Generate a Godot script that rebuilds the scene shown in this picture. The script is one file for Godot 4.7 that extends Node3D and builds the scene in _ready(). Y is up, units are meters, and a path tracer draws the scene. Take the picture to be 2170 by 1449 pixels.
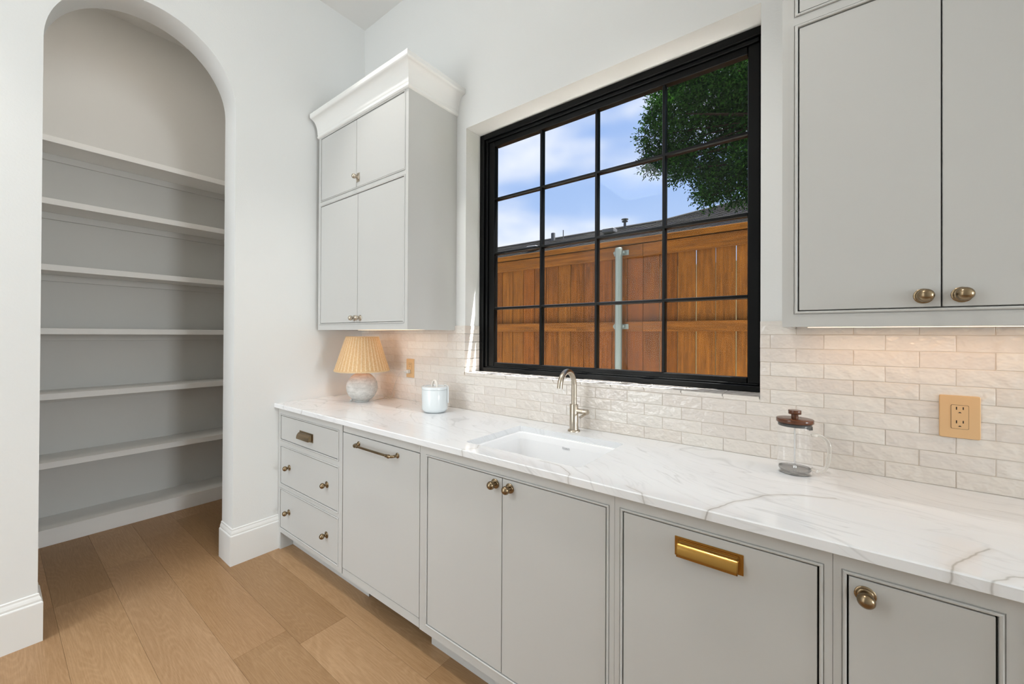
extends Node3D
# Pantry-side kitchen run: window wall at Z = 0 (room towards +Z), arch wall at X = 0, floor at Y = 0.

const CT := 0.914      # countertop height
const ZB := 0.611      # base cabinet face
const ZC := 0.639      # counter front
const ZU := 0.374      # upper cabinet face
const CEIL := 3.637

var rng := RandomNumberGenerator.new()
var M := {}
var used := {}

# ------------------------------------------------------------------ mesh builder
class MB:
	var v := PackedVector3Array()
	var n := PackedVector3Array()
	var t := PackedVector2Array()
	var c := PackedColorArray()
	var ix := PackedInt32Array()
	var col := Color.WHITE

	func vert(p: Vector3, nn: Vector3, uv: Vector2) -> int:
		v.append(p); n.append(nn); t.append(uv); c.append(col)
		return v.size() - 1

	func face(a: int, b: int, d: int) -> void:      # counter-clockwise from outside
		ix.append(a); ix.append(d); ix.append(b)

	static func plane_uv(p: Vector3, nn: Vector3) -> Vector2:
		var q := nn.abs()
		if q.y >= q.x and q.y >= q.z:
			return Vector2(p.x, p.z)
		if q.x >= q.z:
			return Vector2(p.z, -p.y)
		return Vector2(p.x, -p.y)

	func quad(a: Vector3, b: Vector3, d: Vector3, e: Vector3) -> void:
		var nn := (b - a).cross(d - a)
		if nn.length() < 1e-12:
			nn = (d - a).cross(e - a)
		nn = nn.normalized()
		var i := vert(a, nn, plane_uv(a, nn))
		vert(b, nn, plane_uv(b, nn)); vert(d, nn, plane_uv(d, nn)); vert(e, nn, plane_uv(e, nn))
		face(i, i + 1, i + 2); face(i, i + 2, i + 3)

	func tri(a: Vector3, b: Vector3, d: Vector3) -> void:
		var nn := (b - a).cross(d - a).normalized()
		var i := vert(a, nn, plane_uv(a, nn))
		vert(b, nn, plane_uv(b, nn)); vert(d, nn, plane_uv(d, nn))
		face(i, i + 1, i + 2)

	# chamfered box from lo to hi; wobble moves the eight corners
	func box(lo: Vector3, hi: Vector3, b := 0.0, wob: Array = []) -> void:
		var ctr := (lo + hi) / 2.0
		var h := (hi - lo) / 2.0
		b = minf(b, minf(h.x, minf(h.y, h.z)) * 0.9)
		var id := {}
		for ax in 3:
			for s in [-1, 1]:
				var nn := Vector3.ZERO
				nn[ax] = s
				var u := (ax + 1) % 3
				var w := (ax + 2) % 3
				for k in [[-1, -1], [1, -1], [1, 1], [-1, 1]]:
					var p := Vector3.ZERO
					p[ax] = s * h[ax]
					p[u] = k[0] * (h[u] - b)
					p[w] = k[1] * (h[w] - b)
					var corner := Vector3i.ZERO
					corner[ax] = s; corner[u] = k[0]; corner[w] = k[1]
					var q := ctr + p
					if wob.size():
						q += wob[(corner.x + 1) / 2 + (corner.y + 1) + 2 * (corner.z + 1)]
					id[[ax, corner]] = vert(q, nn, plane_uv(q, nn))
				var f := []
				for k in [[-1, -1], [1, -1], [1, 1], [-1, 1]]:
					var corner := Vector3i.ZERO
					corner[ax] = s; corner[u] = k[0]; corner[w] = k[1]
					f.append(id[[ax, corner]])
				if s > 0:
					face(f[0], f[1], f[2]); face(f[0], f[2], f[3])
				else:
					face(f[0], f[2], f[1]); face(f[0], f[3], f[2])
		if b <= 0.0:
			return
		for ax in 3:          # chamfers along axis ax
			var u := (ax + 1) % 3
			var w := (ax + 2) % 3
			for su in [-1, 1]:
				for sw in [-1, 1]:
					var k0 := Vector3i.ZERO
					var k1 := Vector3i.ZERO
					k0[ax] = -1; k0[u] = su; k0[w] = sw
					k1[ax] = 1; k1[u] = su; k1[w] = sw
					var a: int = id[[u, k0]]
					var bb: int = id[[u, k1]]
					var d: int = id[[w, k1]]
					var e: int = id[[w, k0]]
					if su * sw > 0:
						face(a, d, bb); face(a, e, d)
					else:
						face(a, bb, d); face(a, d, e)
		for x in [-1, 1]:
			for y in [-1, 1]:
				for z in [-1, 1]:
					var k := Vector3i(x, y, z)
					var a: int = id[[0, k]]
					var bb: int = id[[1, k]]
					var d: int = id[[2, k]]
					if x * y * z > 0:
						face(a, bb, d)
					else:
						face(a, d, bb)

	# surface of revolution: profile points (r, h) from bottom to top, along axis y of the basis
	func lathe(pr: Array, seg: int, xf := Transform3D(), arc := TAU, sharp := 0.7) -> void:
		var m := pr.size()
		var len_ := 0.0
		for i in m - 1:
			var p0: Vector2 = pr[i]
			var p1: Vector2 = pr[i + 1]
			var d := p1 - p0
			if d.length() < 1e-9:
				continue
			var l1 := len_ + d.length()
			var nd := Vector2(d.y, -d.x).normalized()
			var na := nd
			var nb := nd
			if i > 0:
				var dp: Vector2 = p0 - pr[i - 1]
				var np := Vector2(dp.y, -dp.x).normalized()
				if np.dot(nd) > sharp:
					na = (np + nd).normalized()
			if i < m - 2:
				var dq: Vector2 = pr[i + 2] - p1
				var nq := Vector2(dq.y, -dq.x).normalized()
				if nq.dot(nd) > sharp:
					nb = (nq + nd).normalized()
			var base := v.size()
			for k in seg + 1:
				var a := arc * k / seg
				var e := Vector3(cos(a), 0, -sin(a))
				var up := Vector3.UP
				vert(xf * (e * p0.x + up * p0.y), (xf.basis * (e * na.x + up * na.y)).normalized(), Vector2(float(k) / seg, len_))
				vert(xf * (e * p1.x + up * p1.y), (xf.basis * (e * nb.x + up * nb.y)).normalized(), Vector2(float(k) / seg, l1))
			for k in seg:
				var q := base + 2 * k
				face(q, q + 2, q + 3); face(q, q + 3, q + 1)
			len_ = l1

	func tube(path: Array, rad: Variant, seg := 12, caps := true, squash := 1.0) -> void:
		var m := path.size()
		var frame := Vector3.UP
		var base := v.size()
		var dist := 0.0
		for i in m:
			var p: Vector3 = path[i]
			var d: Vector3 = (path[mini(i + 1, m - 1)] - path[maxi(i - 1, 0)]).normalized()
			if i == 0:
				frame = Vector3.UP if absf(d.y) < 0.9 else Vector3.RIGHT
			else:
				dist += p.distance_to(path[i - 1])
			frame = (frame - d * frame.dot(d)).normalized()
			var side := d.cross(frame)
			var r: float = rad[i] if rad is Array else rad
			for k in seg + 1:
				var a := TAU * k / seg
				var e := frame * cos(a) * squash + side * sin(a)
				vert(p + e * r, e.normalized(), Vector2(float(k) / seg, dist))
		for i in m - 1:
			for k in seg:
				var q := base + i * (seg + 1) + k
				face(q, q + 1, q + seg + 2); face(q, q + seg + 2, q + seg + 1)
		if caps:
			for end in [0, m - 1]:
				var d: Vector3 = (path[0] - path[1]).normalized() if end == 0 else (path[m - 1] - path[m - 2]).normalized()
				var mid := vert(path[end], d, Vector2.ZERO)
				var first := v.size()
				for k in seg + 1:
					vert(v[base + end * (seg + 1) + k], d, Vector2.ZERO)
				for k in seg:
					if end == 0:
						face(mid, first + k + 1, first + k)
					else:
						face(mid, first + k, first + k + 1)

	# 2D polygon (counter-clockwise) extruded; f maps (x, y, depth 0..1) to space
	func prism(poly: PackedVector2Array, f: Callable, smooth := false, caps := true) -> void:
		var m := poly.size()
		for i in m:
			var a := poly[i]
			var b := poly[(i + 1) % m]
			quad(f.call(a.x, a.y, 1.0), f.call(a.x, a.y, 0.0), f.call(b.x, b.y, 0.0), f.call(b.x, b.y, 1.0))
		if caps:
			var tr := Geometry2D.triangulate_polygon(poly)
			for k in range(0, tr.size(), 3):
				var p := [poly[tr[k]], poly[tr[k + 1]], poly[tr[k + 2]]]
				if (p[1] - p[0]).cross(p[2] - p[0]) < 0:
					p = [p[0], p[2], p[1]]
				tri(f.call(p[0].x, p[0].y, 1.0), f.call(p[1].x, p[1].y, 1.0), f.call(p[2].x, p[2].y, 1.0))
				tri(f.call(p[0].x, p[0].y, 0.0), f.call(p[2].x, p[2].y, 0.0), f.call(p[1].x, p[1].y, 0.0))

	func mesh() -> ArrayMesh:
		var a := []
		a.resize(Mesh.ARRAY_MAX)
		a[Mesh.ARRAY_VERTEX] = v
		a[Mesh.ARRAY_NORMAL] = n
		a[Mesh.ARRAY_TEX_UV] = t
		a[Mesh.ARRAY_COLOR] = c
		a[Mesh.ARRAY_INDEX] = ix
		var m := ArrayMesh.new()
		m.add_surface_from_arrays(Mesh.PRIMITIVE_TRIANGLES, a)
		return m

# ------------------------------------------------------------------ scene helpers
func numbered(called: String) -> String:
	var k: int = used.get(called, 0)
	used[called] = k + 1
	return called if k == 0 else "%s_%03d" % [called, k]

func put(called: String, m: Variant, mat: Material, parent: Node3D, at := Vector3.ZERO) -> MeshInstance3D:
	var o := MeshInstance3D.new()
	o.mesh = m.mesh() if m is MB else m
	o.material_override = mat
	o.position = at
	if parent == self:
		o.name = numbered(called)
		add_child(o)
	else:
		o.name = called
		var k := 1
		while parent.has_node(NodePath(o.name)):
			o.name = "%s_%03d" % [called, k]
			k += 1
		parent.add_child(o, true)
	return o

func tag(o: Node, label: String, category: String, group := "", kind := "") -> Node:
	o.set_meta("label", label)
	o.set_meta("category", category)
	if group:
		o.set_meta("group", group)
	if kind:
		o.set_meta("kind", kind)
	return o

func thing(called: String, label: String, category: String, at := Vector3.ZERO, group := "") -> Node3D:
	var o := Node3D.new()
	o.name = numbered(called)
	o.position = at
	add_child(o)
	tag(o, label, category, group)
	return o

func struct(called: String, m: Variant, mat: Material, label: String, category: String) -> MeshInstance3D:
	var o := put(called, m, mat, self)
	tag(o, label, category, "", "structure")
	return o

func shift(p: Vector3) -> Transform3D:
	return Transform3D(Basis(), p)

func along_z(p: Vector3) -> Transform3D:       # lathe axis y -> world +z
	return Transform3D(Basis(Vector3.RIGHT, Vector3.BACK, Vector3.DOWN), p)

func along_x(p: Vector3) -> Transform3D:       # lathe axis y -> world +x
	return Transform3D(Basis(Vector3.DOWN, Vector3.RIGHT, Vector3.BACK), p)

func round_rect(w: float, h: float, r: float, k := 4) -> PackedVector2Array:
	var out := PackedVector2Array()
	for q in 4:
		var cx: float = (w / 2 - r) * [1, -1, -1, 1][q]
		var cy: float = (h / 2 - r) * [1, 1, -1, -1][q]
		for i in k + 1:
			var a := PI / 2 * (q + float(i) / k)
			out.append(Vector2(cx + r * cos(a), cy + r * sin(a)))
	return out

func mat(called: String, col: Color, rough := 0.5, metal := 0.0, spec := 0.5) -> StandardMaterial3D:
	var m := StandardMaterial3D.new()
	m.resource_name = called
	m.albedo_color = col
	m.roughness = rough
	m.metallic = metal
	m.metallic_specular = spec
	M[called] = m
	return m

func c8(r: int, g: int, b: int) -> Color:
	return Color8(r, g, b)

func noise(s: int, freq: float, oct := 4, kind := FastNoiseLite.TYPE_SIMPLEX_SMOOTH) -> FastNoiseLite:
	var f := FastNoiseLite.new()
	f.seed = s
	f.noise_type = kind
	f.frequency = freq
	f.fractal_octaves = oct
	if oct <= 1:
		f.fractal_type = FastNoiseLite.FRACTAL_NONE
	return f

func noise_tex(s: int, freq: float, oct := 4, size := 512) -> NoiseTexture2D:
	var t := NoiseTexture2D.new()
	t.width = size
	t.height = size
	t.seamless = true
	t.noise = noise(s, freq, oct)
	return t

func relief(m: StandardMaterial3D, tex: Texture2D, cm: float, uvs: Vector3) -> void:
	m.heightmap_enabled = true
	m.heightmap_texture = tex
	m.heightmap_scale = cm
	m.uv1_triplanar = true
	m.uv1_world_triplanar = true
	m.uv1_scale = uvs

func bytes_tex(w: int, h: int, f: Callable) -> ImageTexture:
	var d := PackedByteArray()
	d.resize(w * h * 3)
	var i := 0
	for y in h:
		for x in w:
			var q: Color = f.call(x, y)
			d[i] = clampi(int(q.r * 255.0), 0, 255)
			d[i + 1] = clampi(int(q.g * 255.0), 0, 255)
			d[i + 2] = clampi(int(q.b * 255.0), 0, 255)
			i += 3
	return ImageTexture.create_from_image(Image.create_from_data(w, h, false, Image.FORMAT_RGB8, d))

# ------------------------------------------------------------------ camera, sky, lights
func camera_and_light() -> void:
	var f := 861.42
	var cam := Camera3D.new()
	cam.name = "camera"
	cam.projection = Camera3D.PROJECTION_FRUSTUM
	cam.near = 0.05
	cam.far = 200.0
	cam.size = 0.05 * 1449.0 / f
	cam.frustum_offset = Vector2((1085.0 - 1032.33) / f, -(724.5 - 705.33) / f) * 0.05
	cam.basis = Basis(Vector3.UP, deg_to_rad(39.1574)) * Basis(Vector3.RIGHT, deg_to_rad(0.2816)) * Basis(Vector3.BACK, deg_to_rad(0.3025))
	cam.position = Vector3(2.65, 1.34975, 1.77757)
	add_child(cam)
	cam.current = true

	var env := Environment.new()
	env.background_mode = Environment.BG_SKY
	env.sky = Sky.new()
	var pano := PanoramaSkyMaterial.new()
	pano.panorama = sky_picture()
	env.sky.sky_material = pano
	env.tonemap_mode = Environment.TONE_MAPPER_LINEAR
	env.tonemap_exposure = 0.93
	env.sdfgi_enabled = true
	env.ssao_enabled = true
	env.ssil_enabled = true
	var we := WorldEnvironment.new()
	we.name = "world_environment"
	we.environment = env
	add_child(we)

	var sun := DirectionalLight3D.new()
	sun.name = "sun"
	sun.light_energy = 12.0
	sun.light_color = Color(1.0, 0.99, 0.975)
	sun.light_angular_distance = 0.6
	sun.shadow_enabled = true
	add_child(sun)
	sun.look_at_from_position(Vector3.ZERO, Vector3(-0.26, -1.0, 0.178), Vector3.RIGHT)

	# unseen lamps, all out of view: skylight, glazed doors and a far right window
	area("unseen_skylight_lamp", Vector3(0.56, 3.60, 3.85), Vector3(0, -1, 0), Vector2(0.8, 1.5), 4.0, Color(0.935, 0.965, 0.985))
	area("unseen_front_lamp", Vector3(0.95, 1.45, 4.76), Vector3(0, 0, -1), Vector2(1.7, 2.4), 6.8, Color(0.935, 0.965, 0.985))
	area("unseen_right_lamp", Vector3(7.46, 1.7, 1.15), Vector3(-1, 0, 0), Vector2(0.8, 1.7), 12.0, Color(0.935, 0.965, 0.985))

func area(called: String, at: Vector3, towards: Vector3, size: Vector2, energy: float, col: Color) -> AreaLight3D:
	var l := AreaLight3D.new()
	l.name = called
	l.area_size = size
	l.area_normalize_energy = true
	l.light_energy = energy
	l.light_color = col
	l.shadow_enabled = true
	l.set("area_range", 12.0)
	add_child(l)
	var up := Vector3.UP if absf(towards.y) < 0.9 else Vector3.BACK
	l.look_at_from_position(at, at + towards, up)
	return l

func sky_picture() -> ImageTexture:
	var w := 1024
	var h := 512
	var big := noise(11, 1.1, 5)
	var wisp := noise(5, 2.6, 5)
	var im := Image.create(w, h, false, Image.FORMAT_RGBF)
	for y in h:
		var up := PI * (0.5 - (y + 0.5) / h)
		for x in w:
			var a := TAU * (x + 0.5) / w
			var d := Vector3(cos(up) * cos(a), sin(up), cos(up) * sin(a))
			var e := clampf(sin(up), 0.0, 1.0)
			var blue := Color(0.62, 0.80, 1.05).lerp(Color(0.22, 0.42, 0.94), pow(e, 0.62))
			var q := Vector3(d.x, d.y * 2.6, d.z)
			var cl := smoothstep(-0.28, 0.42, big.get_noise_3dv(q) + 0.45 * wisp.get_noise_3dv(q * 1.3))
			cl = clampf(cl * 0.8 + (1.0 - smoothstep(0.0, 0.32, e)) * 0.55, 0.0, 1.0)
			var colr := blue.lerp(Color(1.12, 1.14, 1.18), cl)
			im.set_pixel(x, y, colr)
	return ImageTexture.create_from_image(im)

# ------------------------------------------------------------------ materials
func materials() -> void:
	var grain := noise_tex(3, 0.02, 3)
	var paint := mat("wall_paint", c8(230, 231, 229), 0.75, 0, 0.3)
	relief(paint, noise_tex(4, 0.05, 3), 0.02, Vector3.ONE * 3.0)
	mat("pantry_tone", c8(221, 220, 216), 0.75, 0, 0.3)  # slightly darker than the wall paint, sets off the shelf edges
	mat("ceiling_paint", c8(236, 235, 232), 0.85, 0, 0.3)
	mat("trim_paint", c8(232, 232, 229), 0.4, 0, 0.5)
	mat("cabinet_paint", c8(197, 197, 194), 0.42, 0, 0.45)
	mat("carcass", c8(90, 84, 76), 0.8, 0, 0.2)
	mat("shelf_paint", c8(246, 245, 242), 0.55, 0, 0.4)
	mat("black_metal", c8(5, 6, 6), 0.35, 0, 0.3)
	mat("ceramic", c8(250, 250, 250), 0.12, 0, 0.5)
	mat("canister_glaze", c8(222, 227, 228), 0.14, 0, 0.5)
	mat("grout", c8(206, 194, 180), 0.9, 0, 0.2)
	mat("nickel", Color(0.74, 0.70, 0.64), 0.28, 1.0)
	mat("aged_brass", Color(0.56, 0.49, 0.39), 0.27, 1.0)
	mat("brass", Color(0.74, 0.57, 0.30), 0.24, 1.0)
	mat("chrome", Color(0.86, 0.86, 0.86), 0.1, 1.0)
	mat("gold_plate", c8(219, 180, 133), 0.42, 0.12)
	mat("slot_dark", c8(30, 20, 14), 0.8)
	mat("rubber", c8(24, 22, 21), 0.5)
	mat("rim_cloth", c8(228, 206, 168), 0.9)
	mat("leather", c8(233, 226, 216), 0.6)
	mat("letter_grey", c8(172, 172, 175), 0.6)
	var walnut := mat("walnut", Color.WHITE, 0.22)
	walnut.albedo_texture = bytes_tex(256, 256, func(x, y):
		var s: float = 0.5 + 0.5 * wn.get_noise_2d(x * 0.25, y * 3.0)
		return Color8(70, 38, 22).lerp(Color8(116, 68, 40), s))
	walnut.uv1_triplanar = true
	walnut.uv1_scale = Vector3.ONE * 9.0
	var led := mat("led_glow", c8(255, 240, 220), 0.6)
	led.emission_enabled = true
	led.emission = Color(1.0, 0.86, 0.70)
	led.emission_energy_multiplier = 2.0
	var glass := mat("clear_glass", Color(0.93, 1.0, 0.97, 0.004), 0.02, 0, 0.14)
	glass.transparency = BaseMaterial3D.TRANSPARENCY_ALPHA
	var jug := mat("jug_glass", Color(0.97, 0.97, 0.96, 0.05), 0.02)
	jug.transparency = BaseMaterial3D.TRANSPARENCY_ALPHA
	var solid := mat("handle_glass", Color(0.96, 0.96, 0.95, 0.04), 0.03)
	solid.refraction_enabled = true
	solid.refraction_scale = 0.05
	solid.transparency = BaseMaterial3D.TRANSPARENCY_ALPHA
	mat("clear_vinyl", c8(214, 210, 203), 0.25)

	# glazed handmade tile, four tones
	var wavy := noise_tex(21, 0.013, 3)
	for k in 5:
		var tc: Color = [c8(226, 219, 211), c8(223, 215, 206), c8(227, 221, 213), c8(221, 213, 205), c8(225, 217, 208)][k]
		var tm := mat("tile_%d" % k, tc, 0.1, 0, 0.55)
		relief(tm, wavy, 0.33, Vector3(3.1, 3.9, 3.1))
	# sprayed concrete-like lamp base
	var stone := mat("lamp_stone", Color.WHITE, 0.85, 0, 0.2)
	stone.albedo_texture = bytes_tex(512, 256, func(x, y):
		var s: float = 0.5 + 0.7 * wn.get_noise_2d(x * 0.35, y * 2.2) + 0.25 * wn.get_noise_2d(x * 2.0 + 900.0, y * 5.0)
		return Color8(186, 184, 179).lerp(Color8(218, 216, 211), clampf(s, 0.0, 1.0)))
	stone.uv1_scale = Vector3(2.0, 3.0, 1.0)
	var rattan := mat("rattan", Color.WHITE, 0.75, 0, 0.25)
	rattan.albedo_texture = bytes_tex(512, 552, func(x, y):
		var s: float = 0.5 + 0.5 * wn.get_noise_2d(x * 1.2, y * 2.5) + 0.22 * wn.get_noise_2d(x * 5.0, y * 0.6 + 400.0)
		var stake := pow(absf(cos(PI * x / 64.0)), 9.0)
		s = s * 0.62 + 0.48 * stake - (0.34 if y % 6 == 0 else 0.0)  # paler stripes at the stakes, darker lines between weave rows
		return Color8(214, 170, 116).lerp(Color8(255, 240, 208), clampf(s, 0.0, 1.0)))
	rattan.uv1_scale = Vector3(5.0, 1.0, 1.0)
	rattan.backlight_enabled = true
	rattan.backlight = Color(0.62, 0.6, 0.56)

	marble()
	oak()
	var cedar_tex := bytes_tex(512, 512, func(x, y):
		var s: float = 0.5 + 0.5 * wn.get_noise_2d(x * 2.2, y * 0.22) + 0.25 * wn.get_noise_2d(x * 7.0, y * 1.2 + 300.0)
		return Color8(66, 38, 10).lerp(Color8(116, 72, 22), clampf(s, 0.0, 1.0)))
	for k in 4:
		var cm := mat("cedar_%d" % k, [Color(1, 1, 1), Color(0.93, 0.9, 0.88), Color(1.0, 0.94, 0.88), Color(0.9, 0.86, 0.82)][k], 0.8, 0, 0.25)
		cm.albedo_texture = cedar_tex
		cm.uv1_scale = Vector3(1.6, 0.8, 1.0)
		cm.uv1_offset = Vector3(0.23 * k, 0.37 * k, 0)
	var cap := mat("cedar_cap", Color(1.0, 1.0, 0.8), 0.8, 0, 0.25)
	cap.albedo_texture = cedar_tex
	cap.uv1_scale = Vector3(1.6, 0.8, 1.0)
	mat("galvanized", c8(104, 114, 112), 0.45, 0.4)
	var sh := mat("asphalt_shingle", Color.WHITE, 0.95, 0, 0.15)
	sh.vertex_color_use_as_albedo = true
	relief(sh, grain, 0.2, Vector3.ONE * 2.0)
	mat("vent_metal", c8(70, 72, 76), 0.6, 0.2)
	mat("siding", c8(206, 196, 178), 0.8)
	mat("bark", c8(38, 31, 25), 0.95, 0, 0.2)
	var leaf := mat("oak_leaf", Color.WHITE, 0.7, 0, 0.12)
	leaf.vertex_color_use_as_albedo = true
	leaf.backlight_enabled = true
	leaf.backlight = Color(0.45, 0.5, 0.25)
	mat("bounce_paving", c8(216, 214, 208), 0.9, 0, 0.2)
	mat("lawn", c8(96, 112, 58), 0.95, 0, 0.1)

var wn := FastNoiseLite.new()

func marble() -> void:
	var w := 2048
	var h := 512                  # 3.3 m x 0.7 m (the last centimetres turn over the front edge)
	var warp := noise(31, 0.9, 3)
	var ridge := noise(32, 1.0, 4)
	var fine := noise(33, 1.0, 4)
	var cloud := noise(34, 1.3, 4)
	# a few dark cracks, followed from the slab's own pattern (x, z)
	var lines := [
		[Vector2(2.43, .70), Vector2(2.433, .64), Vector2(2.468, .556), Vector2(2.537, .432), Vector2(2.60, .37), Vector2(2.69, .33)],
		[Vector2(2.838, .70), Vector2(2.84, .64), Vector2(2.875, .562), Vector2(2.90, .51), Vector2(2.924, .47)],
		[Vector2(2.89, .70), Vector2(2.893, .637), Vector2(2.927, .588), Vector2(3.0, .55)],
		[Vector2(0.0, .40), Vector2(.05, .37), Vector2(.148, .347), Vector2(.278, .307), Vector2(.33, .27)],
		[Vector2(.66, .17), Vector2(.70, .235), Vector2(.72, .25)],
		[Vector2(0.0, .50), Vector2(.18, .45), Vector2(.36, .40), Vector2(.6, .33), Vector2(.9, .27)],
		[Vector2(.33, .70), Vector2(.36, .62), Vector2(.42, .58)],
		[Vector2(2.29, .70), Vector2(2.27, .63), Vector2(2.22, .6)], [Vector2(2.06, .70), Vector2(2.05, .62), Vector2(1.98, .565), Vector2(1.9, .56)],
		[Vector2(1.62, .70), Vector2(1.60, .64), Vector2(1.63, .58), Vector2(1.58, .5)]]
	var tones := [0.62, 0.6, 0.45, 0.5, 0.5, 0.22, 0.5, 0.4, 0.4, 0.45]
	M["marble"] = StandardMaterial3D.new()
	var lw := noise(35, 9.0, 3)
	var boxes := []
	for l in lines:
		var r := Rect2(l[0], Vector2.ZERO)
		for p in l:
			r = r.expand(p)
		boxes.append(r.grow(0.03))
	var tex := bytes_tex(w, h, func(px, py):
		var x: float = 3.3 * px / w
		var z: float = 0.7 * py / h
		var q := Vector2(x, z) + Vector2(warp.get_noise_2d(x, z * 1.5), warp.get_noise_2d(x + 40.0, z * 1.5)) * 0.16
		# streaks that run mostly along the slab and lean towards the front edge on the right
		var a := q.x * 0.93 + q.y * 0.37
		var b := q.y * 0.93 - q.x * 0.37
		var s1 := absf(ridge.get_noise_2d(a * 0.9, b * 4.2))
		var s2 := absf(fine.get_noise_2d(a * 1.6 + 70.0, b * 11.0))
		var cl := cloud.get_noise_2d(a * 0.8, b * 3.0)
		var g := 0.935 + 0.02 * cl
		g -= 0.075 * pow(clampf(1.0 - s1 / 0.045, 0.0, 1.0), 1.5) * (0.55 + 0.45 * signf(cl))
		g -= 0.035 * pow(clampf(1.0 - s2 / 0.08, 0.0, 1.0), 2.0)
		var colr := Color(g * 0.99, g * 0.995, g)
		for k in lines.size():
			var p := Vector2(x, z)
			if boxes[k].has_point(p):
				p += Vector2(lw.get_noise_2d(x, z), lw.get_noise_2d(x + 9.0, z)) * 0.008
				var best := 9.0
				for j in lines[k].size() - 1:
					best = minf(best, p.distance_to(Geometry2D.get_closest_point_to_segment(p, lines[k][j], lines[k][j + 1])))
				var u: float = clampf(1.0 - best / 0.0025, 0.0, 1.0) * tones[k]
				colr = colr.lerp(Color(0.50, 0.49, 0.47), u)
				colr = colr.lerp(Color(0.74, 0.71, 0.67), clampf(1.0 - best / 0.014, 0.0, 1.0) * 0.4 * tones[k])
		return colr)
	var m := mat("marble", Color.WHITE, 0.1, 0, 0.5)
	m.albedo_texture = tex
	m.uv1_scale = Vector3(1.0 / 3.3, 1.0 / 0.7, 1.0)
	m.texture_repeat = false

func oak() -> void:
	var w := 1024
	var h := 1024                  # 3 m along x, eight strips of 0.22 m across
	var ring := noise(41, 1.0, 2)
	var fib := noise(42, 1.0, 3)
	var pore := noise(43, 1.0, 2)
	var tex := bytes_tex(w, h, func(px, py):
		var strip: int = py / 128
		var u: float = 3.0 * px / w
		var v: float = 0.22 * (py % 128) / 128.0
		var nn := ring.get_noise_2d(u * 0.75 + 37.0 * strip, v * 6.5 + 11.0 * strip)
		var rg := 0.5 + 0.5 * sin(TAU * (nn * 8.0 + v * 9.0))
		var fb := fib.get_noise_2d(u * 5.0 + 13.0 * strip, v * 190.0)
		var po := pore.get_noise_2d(u * 22.0, v * 420.0)
		var s := 0.52 + 0.15 * (pow(rg, 2.2) - 0.4) + 0.22 * fb + 0.16 * minf(po, 0.0) * 1.6
		s += 0.18 * ring.get_noise_2d(u * 0.6 + 300.0 + 9.0 * strip, v * 2.0)
		return Color8(166, 128, 88).lerp(Color8(216, 180, 140), clampf(s, 0.0, 1.0)))
	for k in 5:
		var m := mat("oak_%d" % k, [Color(0.89, 0.88, 0.87), Color(0.86, 0.84, 0.82), Color(0.87, 0.86, 0.86), Color(0.82, 0.80, 0.77), Color(0.89, 0.86, 0.83)][k], 0.42, 0, 0.4)
		m.albedo_texture = tex

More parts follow.
